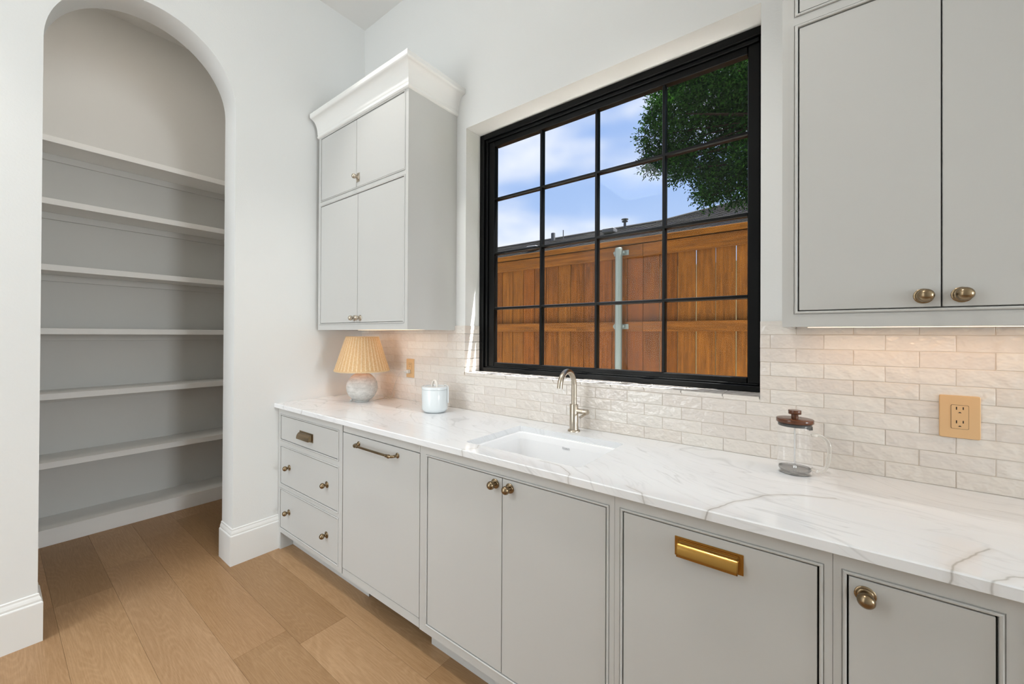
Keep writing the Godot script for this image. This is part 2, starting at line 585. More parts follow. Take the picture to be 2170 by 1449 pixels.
# ------------------------------------------------------------------ shell of the room
func shell() -> void:
	var wall: Material = M["wall_paint"]
	var b := MB.new()
	# window wall: inner leaf with the finished opening, outer leaf that holds the frame
	var x0 := 1.035
	var x1 := 2.487
	var y0 := 1.124
	var y1 := 2.571
	b.box(Vector3(-1.6, -0.1, -0.1), Vector3(x0, 3.9, 0))
	b.box(Vector3(x1, -0.1, -0.1), Vector3(7.7, 3.9, 0))
	b.box(Vector3(x0, -0.1, -0.1), Vector3(x1, y0, 0))
	b.box(Vector3(x0, y1, -0.1), Vector3(x1, 3.9, 0))
	b.box(Vector3(-1.6, -0.1, -0.25), Vector3(x0, 3.9, -0.1))
	b.box(Vector3(2.53, -0.1, -0.25), Vector3(7.7, 3.9, -0.1))
	b.box(Vector3(x0, -0.1, -0.25), Vector3(2.53, y0, -0.1))
	b.box(Vector3(x0, y1, -0.25), Vector3(2.53, 3.9, -0.1))
	var wb := struct("wall_back", b, wall, "white window wall with handmade tile splashback behind the marble counter", "wall")
	tiles(wb)

	# arch wall
	b = MB.new()
	var th := -0.169
	var za := 0.868
	var zb := 1.632
	var zm := (za + zb) / 2
	var r := (zb - za) / 2
	var ys := 2.655
	b.box(Vector3(th, -0.1, 0), Vector3(0, 3.9, za))
	b.box(Vector3(th, -0.1, zb), Vector3(0, 3.9, 4.8))
	var k := 48
	for i in k:
		var a0 := PI * i / k
		var a1 := PI * (i + 1) / k
		var p0 := Vector2(zm + r * cos(a0), ys + r * sin(a0))
		var p1 := Vector2(zm + r * cos(a1), ys + r * sin(a1))
		b.quad(Vector3(0, p1.y, p1.x), Vector3(0, p0.y, p0.x), Vector3(0, 3.9, p0.x), Vector3(0, 3.9, p1.x))
		b.quad(Vector3(th, p0.y, p0.x), Vector3(th, p1.y, p1.x), Vector3(th, 3.9, p1.x), Vector3(th, 3.9, p0.x))
		var n0 := Vector3(0, -sin(a0), -cos(a0))
		var n1 := Vector3(0, -sin(a1), -cos(a1))
		var q := b.vert(Vector3(0, p0.y, p0.x), n0, Vector2.ZERO)
		b.vert(Vector3(0, p1.y, p1.x), n1, Vector2.ZERO)
		b.vert(Vector3(th, p1.y, p1.x), n1, Vector2.ZERO)
		b.vert(Vector3(th, p0.y, p0.x), n0, Vector2.ZERO)
		b.face(q, q + 2, q + 1)
		b.face(q, q + 3, q + 2)
	struct("wall_left", b, wall, "white wall with a tall round arched opening to the pantry", "wall")

	b = MB.new()
	b.box(Vector3(-1.6, -0.1, 0), Vector3(-1.40, 3.9, 2.6))
	struct("wall_pantry_back", b, M["pantry_tone"], "plain back wall of the pantry behind the white shelves", "wall")
	b = MB.new()
	b.box(Vector3(-1.4, -0.1, 2.45), Vector3(th, 3.9, 2.6))
	struct("wall_pantry_side", b, wall, "pantry side wall hidden behind the left pier of the arch", "wall")
	b = MB.new()
	b.box(Vector3(-1.4, 3.70, 0), Vector3(th, 3.9, 2.45))
	struct("ceiling_pantry", b, M["ceiling_paint"], "flat white ceiling over the pantry shelves", "ceiling")
	b = MB.new()
	b.box(Vector3(0, CEIL, 0), Vector3(7.5, 3.9, 3.0))
	b.box(Vector3(0, CEIL, 3.0), Vector3(0.1, 3.9, 4.8))
	b.box(Vector3(1.02, CEIL, 3.0), Vector3(7.5, 3.9, 4.8))
	b.box(Vector3(0.1, CEIL, 4.7), Vector3(1.02, 3.9, 4.8))
	struct("ceiling", b, M["ceiling_paint"], "flat white ceiling over the kitchen run, seen at the top edge", "ceiling")

	# unseen walls out of view; partition and openings are placed to shape the light
	b = MB.new()
	b.box(Vector3(7.5, -0.1, 0), Vector3(7.7, 3.9, 0.75))
	b.box(Vector3(7.5, -0.1, 1.55), Vector3(7.7, 3.9, 4.8))
	b.box(Vector3(7.5, -0.1, 0.75), Vector3(7.7, 0.8, 1.55))
	b.box(Vector3(7.5, 2.6, 0.75), Vector3(7.7, 3.9, 1.55))
	struct("wall_right", b, wall, "unseen white side wall with a window opening, out of view far to the right", "wall")
	b = MB.new()
	b.box(Vector3(1.3, -0.1, 2.75), Vector3(7.5, 3.9, 2.9))  # out of view, placed to shade the right-hand cabinets
	struct("wall_unseen_partition", b, wall, "unseen white partition behind the camera, open at its left, placed to shade the right cabinets", "wall")
	b = MB.new()
	b.box(Vector3(-0.169, -0.1, 4.8), Vector3(0.05, 3.9, 5.0))
	b.box(Vector3(1.85, -0.1, 4.8), Vector3(7.7, 3.9, 5.0))
	b.box(Vector3(0.05, 2.7, 4.8), Vector3(1.85, 3.9, 5.0))
	b.box(Vector3(0.05, -0.1, 4.8), Vector3(1.85, 0.12, 5.0))
	struct("wall_front", b, wall, "unseen white wall with a tall glazed opening, out of view behind the camera", "wall")
	var o := Node3D.new()
	o.name = "window_2"  # out of view, placed to light the left cabinet fronts
	add_child(o)
	tag(o, "unseen tall glazed opening behind the camera, placed to light the left cabinets", "window", "", "structure")
	b = MB.new()
	for s in [[0.05, 0.1], [0.925, 0.975], [1.8, 1.85]]:
		b.box(Vector3(s[0], 0.12, 4.88), Vector3(s[1], 2.7, 4.94), 0.004)
	b.box(Vector3(0.1, 0.12, 4.88), Vector3(1.8, 0.17, 4.94), 0.004)
	b.box(Vector3(0.1, 2.65, 4.88), Vector3(1.8, 2.7, 4.94), 0.004)
	put("window_frame", b, M["black_metal"], o)
	for s in [[0.1, 0.925], [0.975, 1.8]]:
		b = MB.new()
		b.box(Vector3(s[0], 0.17, 4.905), Vector3(s[1], 2.65, 4.911))
		put("pane", b, M["clear_glass"], o)
	o = Node3D.new()
	o.name = "window_4"  # unseen skylight, placed to light the left side from above
	add_child(o)
	tag(o, "unseen skylight beyond the partition, out of view, placed to light the left side", "skylight", "", "structure")
	b = MB.new()
	for q in [[0.1, 0.16, 3.0, 4.7], [0.96, 1.02, 3.0, 4.7], [0.16, 0.96, 3.0, 3.06], [0.16, 0.96, 4.64, 4.7]]:
		b.box(Vector3(q[0], 3.86, q[2]), Vector3(q[1], 3.94, q[3]), 0.004)
	put("window_frame", b, M["black_metal"], o)
	b = MB.new()
	b.box(Vector3(0.16, 3.90, 3.06), Vector3(0.96, 3.908, 4.64))
	put("pane", b, M["clear_glass"], o)
	o = Node3D.new()
	o.name = "window_3"  # out of view, placed to light the arch wall and pantry
	add_child(o)
	tag(o, "unseen window far right of the camera, placed to light the arch wall", "window", "", "structure")
	b = MB.new()
	for s in [[0.75, 0.8], [1.125, 1.175], [1.5, 1.55]]:
		b.box(Vector3(7.57, 0.8, s[0]), Vector3(7.63, 2.6, s[1]), 0.004)
	b.box(Vector3(7.57, 0.8, 0.8), Vector3(7.63, 0.85, 1.5), 0.004)
	b.box(Vector3(7.57, 2.55, 0.8), Vector3(7.63, 2.6, 1.5), 0.004)
	put("window_frame", b, M["black_metal"], o)
	for s in [[0.8, 1.125], [1.175, 1.5]]:
		b = MB.new()
		b.box(Vector3(7.597, 0.85, s[0]), Vector3(7.603, 2.55, s[1]))
		put("pane", b, M["clear_glass"], o)

	# baseboards: a profile swept along the arch wall and round both piers
	b = MB.new()
	skirting(b, [Vector2(0, 0.61), Vector2(0, za), Vector2(th, za)])
	struct("baseboard_right_pier", b, M["trim_paint"], "tall white baseboard wrapping the pier between arch and cabinets", "baseboard")
	b = MB.new()
	skirting(b, [Vector2(th, zb), Vector2(0, zb), Vector2(0, 4.8)])
	struct("baseboard_left_pier", b, M["trim_paint"], "tall white baseboard wrapping the pier left of the arch", "baseboard")

	floor_planks()

# plan path as (x, z); the board stands to the left of the walking direction when looking down -y
func skirting(b: MB, path: Array) -> void:
	var prof := [Vector2(0, 0), Vector2(.016, 0), Vector2(.016, .168), Vector2(.0145, .172), Vector2(.011, .174), Vector2(.011, .183), Vector2(.0085, .192), Vector2(.0055, .199), Vector2(.005, .207), Vector2(0, .21)]
	var offs := []
	for i in path.size():
		var d := Vector2.ZERO
		var nn := []
		if i > 0:
			nn.append((path[i] - path[i - 1]).normalized())
		if i < path.size() - 1:
			nn.append((path[i + 1] - path[i]).normalized())
		for e in nn:
			d += Vector2(e.y, -e.x)
		offs.append(d)
	for i in path.size() - 1:
		for j in prof.size() - 1:
			var g := func(k: int, p: Vector2) -> Vector3:
				var q: Vector2 = path[k] + offs[k] * p.x
				return Vector3(q.x, p.y, q.y)
			b.quad(g.call(i + 1, prof[j]), g.call(i, prof[j]), g.call(i, prof[j + 1]), g.call(i + 1, prof[j + 1]))

func floor_planks() -> void:
	var b := MB.new()
	b.box(Vector3(-1.6, -0.1, 0), Vector3(7.7, -0.016, 5.0))
	var fl := struct("floor", b, M["oak_3"], "wide light oak plank floor running from the pantry along the cabinets", "floor")
	var edges := [0.0, 0.24, 0.46, 0.685]
	var z := 0.91
	while z < 4.8:
		edges.append(z)
		z += 0.2185
	edges.append(4.8)
	var joints := {4: [0.775], 5: [-0.50, 1.55], 6: [-0.255, 1.75], 3: [-0.95, 0.9], 7: [-0.27, 1.2]}
	for i in edges.size() - 1:
		var cuts := [-1.6]
		if joints.has(i):
			cuts.append_array(joints[i])
		var x: float = cuts[-1] + (rng.randf_range(0.5, 1.9) if cuts.size() == 1 else 1.9)
		while x < 7.2:
			cuts.append(x)
			x += rng.randf_range(1.5, 2.2)
		cuts.append(7.7)
		var last := -1
		for j in cuts.size() - 1:
			b = MB.new()
			b.box(Vector3(cuts[j] + 0.0002, -0.016, edges[i] + 0.0002), Vector3(cuts[j + 1] - 0.0002, 0, edges[i + 1] - 0.0002), 0.0006)
			var off := Vector2(rng.randf(), 0)
			var strip := rng.randi_range(0, 7)
			var flip := rng.randf() < 0.5
			for q in b.t.size():
				var p := b.v[q]
				var u := (p.x - float(cuts[j])) / 3.0 + off.x
				var vv := clampf((p.z - edges[i]) / (edges[i + 1] - edges[i]), 0.01, 0.99)
				b.t[q] = Vector2(-u if flip else u, (strip + vv) / 8.0)
			var tone := rng.randi_range(0, 4)
			if tone == last:
				tone = (tone + 2) % 5
			last = tone
			put("plank", b, M["oak_%d" % tone], fl)

# ------------------------------------------------------------------ handmade tiles
func tiles(wb: Node3D) -> void:
	var ph := 0.0491
	var pw := 0.1473
	var gap := 0.0016
	var variants := []
	for k in 10:
		variants.append(tile_mesh(pw - gap, ph - gap))
	var g := MB.new()
	g.box(Vector3(0.0, CT, 0), Vector3(1.035, 1.403, 0.0078))
	g.box(Vector3(1.035, CT, 0), Vector3(2.487, 1.118, 0.0078))
	g.box(Vector3(2.487, CT, 0), Vector3(3.4, 1.403, 0.0078))
	put("grout", g, M["grout"], wb)
	for row in 10:
		var y := CT + 0.001 + row * ph
		var x := 2.812 - 20 * pw + (0.0 if row % 2 == 0 else pw / 2)
		while x < 3.4:
			for s in [[0.0, 1.035], [1.035, 2.487], [2.487, 3.4]] if row >= 4 else [[0.0, 3.4]]:
				var lo := maxf(x + gap / 2, s[0] + (0.0 if s[0] == 0.0 or s[0] == 1.035 and row == 4 else 0.0))
				var hi := minf(x + pw - gap / 2, s[1])
				if hi - lo < 0.012:
					continue
				var top := y + ph - gap
				if row >= 4 and s[0] == 1.035:
					if row > 4:
						continue
					top = 1.121
				var m: ArrayMesh = variants[rng.randi_range(0, 9)]
				if hi - lo < pw - gap - 0.001 or top < y + ph - gap - 0.001:
					m = tile_mesh(hi - lo, top - y)
				put("tile", m, M["tile_%d" % rng.randi_range(0, 4)], wb, Vector3((lo + hi) / 2, (y + top) / 2, 0.0035 + rng.randf_range(-0.0006, 0.0006)))
			x += pw
	# tiles that return into the left jamb of the window, and those laid on the sill
	for row in range(4, 10):
		var y := CT + 0.001 + row * ph
		var lo := maxf(y, 1.131)
		var b := MB.new()
		b.box(Vector3(1.030, lo, -0.125), Vector3(1.041, y + ph - gap, 0.008), 0.002)
		put("jamb_tile", b, M["tile_%d" % (row % 5)], wb)
	var x := 1.042
	while x < 2.48:
		var b := MB.new()
		b.box(Vector3(x, 1.119, -0.128), Vector3(minf(x + 0.146, 2.485), 1.130, 0.010), 0.0022)
		put("sill_tile", b, M["tile_%d" % rng.randi_range(0, 4)], wb)
		x += pw

func tile_mesh(w: float, h: float) -> ArrayMesh:
	# a slab whose rounded face undulates, its edges slightly uneven
	var b := MB.new()
	var nx := 6
	var ny := 3
	var sx := rng.randf_range(-0.0007, 0.0007)
	var sy := rng.randf_range(-0.0007, 0.0007)
	var ph := rng.randf() * TAU
	var grid := []
	for j in ny + 1:
		var line := []
		for i in nx + 1:
			var u := float(i) / nx - 0.5
			var vv := float(j) / ny - 0.5
			var z := 0.0062 + sx * u * 2.0 + sy * vv * 2.0 + 0.0004 * sin(u * 7.0 + ph) * cos(vv * 5.0 + ph)
			var edge := maxf(absf(u), absf(vv)) > 0.49
			if edge:
				z -= 0.0014
			var px := u * w
			var py := vv * h
			if i > 0 and i < nx:
				px = clampf(u * w * 1.0, -w / 2, w / 2)
				if i == 1: px = -w / 2 + 0.0022
				if i == nx - 1: px = w / 2 - 0.0022
			if j > 0 and j < ny:
				py = -h / 2 + 0.0022 if j == 1 else h / 2 - 0.0022
			if edge:
				px += rng.randf_range(-0.0003, 0.0003)
				py += rng.randf_range(-0.0004, 0.0004)
			line.append(Vector3(px, py, z))
		grid.append(line)
	var nrm := []
	for j in ny + 1:
		for i in nx + 1:
			var dx: Vector3 = grid[j][mini(i + 1, nx)] - grid[j][maxi(i - 1, 0)]
			var dy: Vector3 = grid[mini(j + 1, ny)][i] - grid[maxi(j - 1, 0)][i]
			b.vert(grid[j][i], dx.cross(dy).normalized(), Vector2(grid[j][i].x, grid[j][i].y))
	for j in ny:
		for i in nx:
			var q := j * (nx + 1) + i
			b.face(q, q + 1, q + nx + 2)
			b.face(q, q + nx + 2, q + nx + 1)
	var ring := []
	for i in nx + 1: ring.append(grid[0][i])
	for j in range(1, ny + 1): ring.append(grid[j][nx])
	for i in range(nx - 1, -1, -1): ring.append(grid[ny][i])
	for j in range(ny - 1, 0, -1): ring.append(grid[j][0])
	for i in ring.size():
		var a: Vector3 = ring[i]
		var d: Vector3 = ring[(i + 1) % ring.size()]
		b.quad(Vector3(a.x, a.y, -0.001), Vector3(d.x, d.y, -0.001), d, a)
	return b.mesh()

# ------------------------------------------------------------------ window
func window() -> void:
	var o := Node3D.new()
	o.name = "window_1"
	add_child(o)
	tag(o, "large black steel window of sixteen panes above the sink", "window", "", "structure")
	var gx := [1.131, 1.4555, 1.780, 2.105, 2.429]
	var gy := [1.184, 1.510, 1.842, 2.172, 2.489]
	var bm: Material = M["black_metal"]
	var b := MB.new()
	# outer frame, stepped
	ring_xy(b, 1.035, 2.526, 1.1305, 2.571, 0.034, 0.036, 0.024, 0.034, -0.235, -0.126, 0.003)
	ring_xy(b, 1.035 + 0.034, 2.526 - 0.036, 1.1305 + 0.024, 2.571 - 0.034, 0.020, 0.020, 0.008, 0.018, -0.22, -0.139, 0.003)
	put("frame", b, bm, o)
	b = MB.new()
	ring_xy(b, 1.086, 2.472, 1.150, 2.523, 1.131 - 1.086, 2.472 - 2.429, 1.184 - 1.150, 2.523 - 2.489, -0.19, -0.150, 0.004)
	put("sash", b, bm, o)
	for i in 3:
		b = MB.new()
		var x: float = gx[i + 1]
		b.prism(PackedVector2Array([Vector2(x - .008, -.185), Vector2(x + .008, -.185), Vector2(x + .008, -.163), Vector2(x + .005, -.154), Vector2(x - .005, -.154), Vector2(x - .008, -.163)]),
			func(px, pz, t): return Vector3(px, lerpf(2.489, 1.184, t), pz))
		put("muntin", b, bm, o)
	for i in 3:
		b = MB.new()
		var y: float = gy[i + 1]
		b.prism(PackedVector2Array([Vector2(-.1845, y - .008), Vector2(-.163, y - .008), Vector2(-.1535, y - .005), Vector2(-.1535, y + .005), Vector2(-.163, y + .008), Vector2(-.1845, y + .008)]),
			func(pz, py, t): return Vector3(lerpf(1.131, 2.429, t), py, pz))
		put("muntin", b, bm, o)
	for i in 4:
		for j in 4:
			b = MB.new()
			b.box(Vector3(gx[i] + .002, gy[j] + .002, -.1765), Vector3(gx[i + 1] - .002, gy[j + 1] - .002, -.1725))
			put("pane", b, M["clear_glass"], o)

# a rectangular ring in the XY plane: widths left, right, bottom, top
func ring_xy(b: MB, x0: float, x1: float, y0: float, y1: float, l: float, r: float, bt: float, tp: float, z0: float, z1: float, bev: float) -> void:
	b.box(Vector3(x0, y0, z0), Vector3(x0 + l, y1, z1), bev)
	b.box(Vector3(x1 - r, y0, z0), Vector3(x1, y1, z1), bev)
	b.box(Vector3(x0 + l, y0, z0), Vector3(x1 - r, y0 + bt, z1), bev)
	b.box(Vector3(x0 + l, y1 - tp, z0), Vector3(x1 - r, y1, z1), bev)

# ------------------------------------------------------------------ outside
func outside() -> void:
	var gm := MB.new()
	gm.box(Vector3(-40, -0.45, -45), Vector3(40, -0.25, -0.25))
	struct("ground", gm, M["lawn"], "grass strip between the house and the cedar fence", "ground")
	gm = MB.new()
	gm.box(Vector3(-6, -0.3, -1.7), Vector3(8, -0.235, -0.25))  # unseen pale strip, bounces sun up onto the window head
	struct("path", gm, M["bounce_paving"], "unseen pale concrete strip beside the fence, placed to bounce sun onto the window head", "path")
	var zf := -1.8
	var fence := thing("fence", "stained cedar board fence with a top cap seen through the window", "fence", Vector3(0, -0.25, zf))
	var x := 2.168 - 0.1385 * 40
	var k := 0
	while x < 5.2:
		var b := MB.new()
		b.box(Vector3(x + rng.randf_range(0.001, 0.004), 0.03, -0.018), Vector3(x + 0.1385 - rng.randf_range(0.001, 0.004), 2.40, 0), 0.0015)
		for q in b.t.size():
			b.t[q] += Vector2(k * 0.173, k * 0.31)
		put("picket", b, M["cedar_%d" % rng.randi_range(0, 3)], fence)
		x += 0.1385
		k += 1
	for s in [[0.26, 0.35, 0.038], [1.637, 1.722, 0.036], [2.287, 2.392, 0.034]]:
		var xx := -3.4
		while xx < 5.1:
			var b := MB.new()
			b.box(Vector3(xx, s[0], 0.0), Vector3(xx + 2.44, s[1], s[2]), 0.002)
			for q in b.t.size():
				b.t[q] = Vector2(b.t[q].y, b.t[q].x) + Vector2(xx, s[0])
			put("rail", b, M["cedar_0"], fence)
			xx += 2.442
	var xc := -3.4
	while xc < 5.1:
		var b := MB.new()
		b.box(Vector3(xc, 2.40, -0.065), Vector3(xc + 3.05, 2.44, 0.07), 0.003)
		for q in b.t.size():
			b.t[q] = Vector2(b.t[q].y, b.t[q].x) + Vector2(xc, 0.3)
		put("cap_board", b, M["cedar_cap"], fence)
		xc += 3.052
	for px in [-1.18, 1.288, 3.73]:
		var b := MB.new()
		b.tube([Vector3(px, 0.0, 0.075), Vector3(px, 2.36, 0.075)], 0.030, 20)
		b.lathe([Vector2(0.031, 2.34), Vector2(0.0325, 2.345), Vector2(0.0325, 2.362), Vector2(0.028, 2.372), Vector2(0.0, 2.377)], 20, shift(Vector3(px, 0, 0.075)))
		put("post", b, M["galvanized"], fence)
		for y in [2.33, 1.68]:
			b = MB.new()
			b.lathe([Vector2(0.033, -0.022), Vector2(0.033, 0.022)], 20, shift(Vector3(px, y, 0.075)))
			b.box(Vector3(px - 0.056, y - 0.022, 0.036), Vector3(px + 0.075, y + 0.022, 0.041), 0.001)
			b.box(Vector3(px - 0.05, y - 0.01, 0.04), Vector3(px - 0.03, y + 0.012, 0.075), 0.002)
			b.box(Vector3(px + 0.03, y - 0.01, 0.04), Vector3(px + 0.05, y + 0.012, 0.075), 0.002)
			put("bracket", b, M["galvanized"], fence)

	# neighbour's house: only its roof shows over the fence
	var house := thing("neighbour_house", "neighbouring house with a grey shingle roof beyond the cedar fence", "house", Vector3(-2, -0.25, -9))
	var org := house.position
	var hb := MB.new()
	hb.box(Vector3(-13, 0, -4.5), Vector3(7.5, 2.75, 3.6))
	put("wall", hb, M["siding"], house)
	var sl := 0.396
	var plane := func(x: float, z: float) -> Vector3: return Vector3(x, 3.985 + sl * (-8.0 - z), z) - org
	var rf := MB.new()
	# shingle courses of the slope that faces the window; the right part climbs on to a higher ridge
	var course := 0.15
	var z := -4.9
	var row := 0
	while z > -13.5:
		var z2 := z - course
		var xl := -15.0 if z2 > -8.02 else -0.15 + (-8.0 - z) * 0.98
		var xr := 6.0
		var xx := xl - (row % 2) * 0.15
		while xx < xr:
			var a := maxf(xx, xl)
			var e := minf(xx + 0.3, xr)
			var g := rng.randf_range(0.009, 0.018)
			rf.col = Color(g, g * 1.0, g * 1.05)
			var lift := Vector3(0, 0.012, 0)
			rf.quad(plane.call(a, z) + lift, plane.call(e, z) + lift, plane.call(e, z2), plane.call(a, z2))
			rf.quad(plane.call(a, z), plane.call(e, z), plane.call(e, z) + lift, plane.call(a, z) + lift)
			xx += 0.3
		z = z2
		row += 1
	rf.col = Color(0.06, 0.06, 0.065)
	rf.quad(plane.call(-15, -8.05), plane.call(-0.1, -8.05), Vector3(-0.1, 2.5, -12.5) - org, Vector3(-15, 2.5, -12.5) - org)
	var roof := put("roof", rf, M["asphalt_shingle"], house)
	roof.set_meta("kind", "stuff")
	var cap := MB.new()
	cap.col = Color(0.025, 0.025, 0.027)
	cap.tube([Vector3(-15, 3.98, -8.02) - org, Vector3(-0.15, 3.98, -8.02) - org, Vector3(5.2, 6.12, -13.4) - org], 0.05, 8)
	put("ridge_cap", cap, M["asphalt_shingle"], house)
	for p in [[Vector3(-2.85, 3.86, -7.75), 0.22, 0.055], [Vector3(-2.52, 3.86, -7.7), 0.24, 0.012], [Vector3(-0.93, 3.86, -7.8), 0.27, 0.03]]:
		var vb := MB.new()
		vb.tube([p[0] - org, p[0] + Vector3(0, p[1], 0) - org], p[2], 14)
		if p[2] == 0.03:
			for h in [[0.20, 0.07], [0.25, 0.08]]:
				vb.lathe([Vector2(0.02, h[0]), Vector2(h[1], h[0] + 0.005), Vector2(h[1], h[0] + 0.02), Vector2(0.0, h[0] + 0.04)], 14, shift(p[0] - org))
		put("vent_pipe", vb, M["vent_metal"], house)
	for p in [Vector3(-1.1, 3.74, -7.3), Vector3(-2.6, 3.38, -6.4)]:
		var vb := MB.new()
		vb.box(p + Vector3(-0.14, -0.02, -0.12) - org, p + Vector3(0.14, 0.08, 0.12) - org, 0.02)
		put("roof_vent", vb, M["vent_metal"], house)
	tree()

func tree() -> void:
	var at := Vector3(4.4, -0.25, -3.55)
	var t := thing("live_oak", "dark green live oak overhanging the neighbour's roof at the window's upper right", "tree", at)
	var b := MB.new()
	var top := Vector3(3.75, 3.1, -3.5)
	b.tube([at - at, Vector3(-0.1, 1.4, 0), Vector3(-0.35, 2.5, 0.03), top - at], [0.24, 0.2, 0.18, 0.15], 12)
	put("trunk", b, M["bark"], t)
	# clusters of leaves: centre and radius, in metres
	var cl := [
		[Vector3(1.01, 3.83, -3.40), 0.09], [Vector3(1.20, 3.95, -3.15), 0.10], [Vector3(1.06, 4.47, -3.70), 0.09], [Vector3(1.31, 4.34, -3.30), 0.11],
		[Vector3(1.02, 3.64, -3.55), 0.10], [Vector3(1.04, 3.44, -3.40), 0.06], [Vector3(1.33, 3.90, -3.15), 0.17], [Vector3(1.40, 4.53, -3.70), 0.21],
		[Vector3(1.69, 4.43, -3.30), 0.21], [Vector3(1.33, 3.73, -3.55), 0.21], [Vector3(1.67, 4.00, -3.40), 0.26], [Vector3(1.98, 4.13, -3.15), 0.20],
		[Vector3(1.91, 3.83, -3.70), 0.26], [Vector3(1.40, 3.29, -3.30), 0.12], [Vector3(1.54, 3.44, -3.55), 0.18], [Vector3(1.72, 3.07, -3.40), 0.15],
		[Vector3(1.72, 2.87, -3.15), 0.07], [Vector3(1.81, 3.31, -3.70), 0.22], [Vector3(2.03, 2.92, -3.30), 0.14], [Vector3(1.22, 3.58, -3.55), 0.14],
		[Vector3(2.12, 3.89, -3.40), 0.28], [Vector3(2.19, 3.18, -3.15), 0.23], [Vector3(2.13, 4.56, -3.70), 0.26],
		[Vector3(2.5, 3.1, -3.4), 0.36], [Vector3(2.6, 3.8, -3.3), 0.45], [Vector3(2.9, 4.4, -3.5), 0.6], [Vector3(3.2, 3.4, -3.3), 0.6],
		[Vector3(3.9, 3.9, -3.5), 0.8], [Vector3(4.6, 4.2, -3.4), 0.9], [Vector3(5.4, 3.8, -3.6), 0.9], [Vector3(3.6, 4.9, -3.6), 0.9], [Vector3(4.7, 5.2, -3.5), 0.9]]
	var leaf := MB.new()
	for s in [-1, 1]:
		var m0 := Vector3(0, 0, 0)
		var m1 := Vector3(0, 0, 1)
		var e0 := Vector3(s * 0.22, 0.09, 0.28)
		var e1 := Vector3(s * 0.2, 0.08, 0.7)
		if s > 0:
			leaf.quad(m0, m1, e1, e0)
		else:
			leaf.quad(m0, e0, e1, m1)
	var xf := []
	var cols := []
	var branches := MB.new()
	for c in cl:
		var ctr: Vector3 = c[0]
		var r: float = c[1]
		var mid := (ctr + top) / 2 + Vector3(rng.randf_range(-.1, .1), rng.randf_range(0.0, 0.3), rng.randf_range(-.2, .2))
		branches.tube([top - at, mid - at, ctr - at], [0.035, 0.014, 0.005], 6)
		var near := ctr.x < 2.4
		var twigs := int((1500.0 if near else 110.0) * pow(r / 0.4, 2.0)) + 24
		for i in twigs:
			var d := Vector3(rng.randfn(), rng.randfn() * 0.85, rng.randfn()).normalized()
			var p := ctr + d * r * pow(rng.randf(), 0.45)
			var dir := (d + Vector3(rng.randf_range(-.6, .6), rng.randf_range(-.7, .4), rng.randf_range(-.6, .6))).normalized()
			for j in 9:
				var pos := p + dir * 0.016 * j
				var ld := (dir * 0.6 + Vector3(rng.randf_range(-1, 1), rng.randf_range(-.8, .8), rng.randf_range(-1, 1))).normalized()
				var up := Vector3(rng.randf_range(-.7, .7), 1, rng.randf_range(-.7, .7))
				var zz := ld
				var xx := up.cross(zz).normalized()
				var yy := zz.cross(xx)
				var s: float = rng.randf_range(0.024, 0.042) * (1.0 if near else 2.4)
				xf.append(Transform3D(Basis(xx * s, yy * s, zz * s), pos - at))
				var g := rng.randf()
				cols.append(Color(0.004, 0.017, 0.005).lerp(Color(0.034, 0.105, 0.018), g * g))
	put("branches", branches, M["bark"], t)
	var mm := MultiMesh.new()
	mm.transform_format = MultiMesh.TRANSFORM_3D
	mm.use_colors = true
	mm.mesh = leaf.mesh()
	mm.instance_count = xf.size()
	for i in xf.size():
		mm.set_instance_transform(i, xf[i])
		mm.set_instance_color(i, cols[i])
	var mi := MultiMeshInstance3D.new()
	mi.name = "foliage"
	mi.multimesh = mm
	mi.material_override = M["oak_leaf"]
	mi.set_meta("kind", "stuff")
	t.add_child(mi)

# ------------------------------------------------------------------ pantry
func ring_xz(b: MB, h: float, w: float, y0: float, y1: float) -> void:
	b.box(Vector3(-h, y0, -h), Vector3(h, y1, -h + w), 0.003)
	b.box(Vector3(-h, y0, h - w), Vector3(h, y1, h), 0.003)
	b.box(Vector3(-h, y0, -h + w), Vector3(-h + w, y1, h - w), 0.003)
	b.box(Vector3(h - w, y0, -h + w), Vector3(h, y1, h - w), 0.003)

func pantry() -> void:
	var tops := [2.600, 2.203, 1.783, 1.378, 0.962, 0.528]
	var names := ["top", "second highest", "third highest", "middle height, eye level", "second lowest", "lowest"]
	var sp: Material = M["shelf_paint"]
	for i in 6:
		var o := thing("pantry_shelf", "white built-in pantry shelf seen through the arch, the %s of six" % ["topmost", "second from the top", "third from the top", "fourth from the top", "fifth from the top", "lowest one"][i], "shelf", Vector3(-1.4, tops[i] - 0.039, 0.0), "white shelves in the pantry")
		var b := MB.new()
		b.box(Vector3(0.0, 0, 0.002), Vector3(0.276, 0.039, 2.448), 0.0015)
		put("shelf_board", b, sp, o)
		b = MB.new()
		b.box(Vector3(0.0, -0.045, 0.002), Vector3(0.019, 0, 2.448), 0.0015)
		put("ledger_strip", b, M["pantry_tone"], o)
	var l := thing("unseen_pantry_light", "unseen square ceiling light above the arch, placed to brighten the pantry", "light", Vector3(-0.42, 3.70, 1.25))
	var lb := MB.new()  # unseen lamp above the arch, placed to brighten the shelves
	ring_xz(lb, 0.22, 0.02, -0.03, 0.0)
	put("rim", lb, M["trim_paint"], l)
	lb = MB.new()
	lb.box(Vector3(-0.2, -0.022, -0.2), Vector3(0.2, -0.012, 0.2), 0.001)
	put("diffuser", lb, M["led_glow"], l)
	area("unseen_pantry_glow", l.position + Vector3(0, -0.024, 0), Vector3.DOWN, Vector2(0.38, 0.38), 0.6, Color(1.0, 0.985, 0.965))
	var p := MB.new()
	p.box(Vector3(-1.4, 0, 0.002), Vector3(-1.124, 0.105, 2.448), 0.0015)
	tag(put("shelf_platform", p, sp, self), "low white boxed platform on the pantry floor under the shelves", "platform")

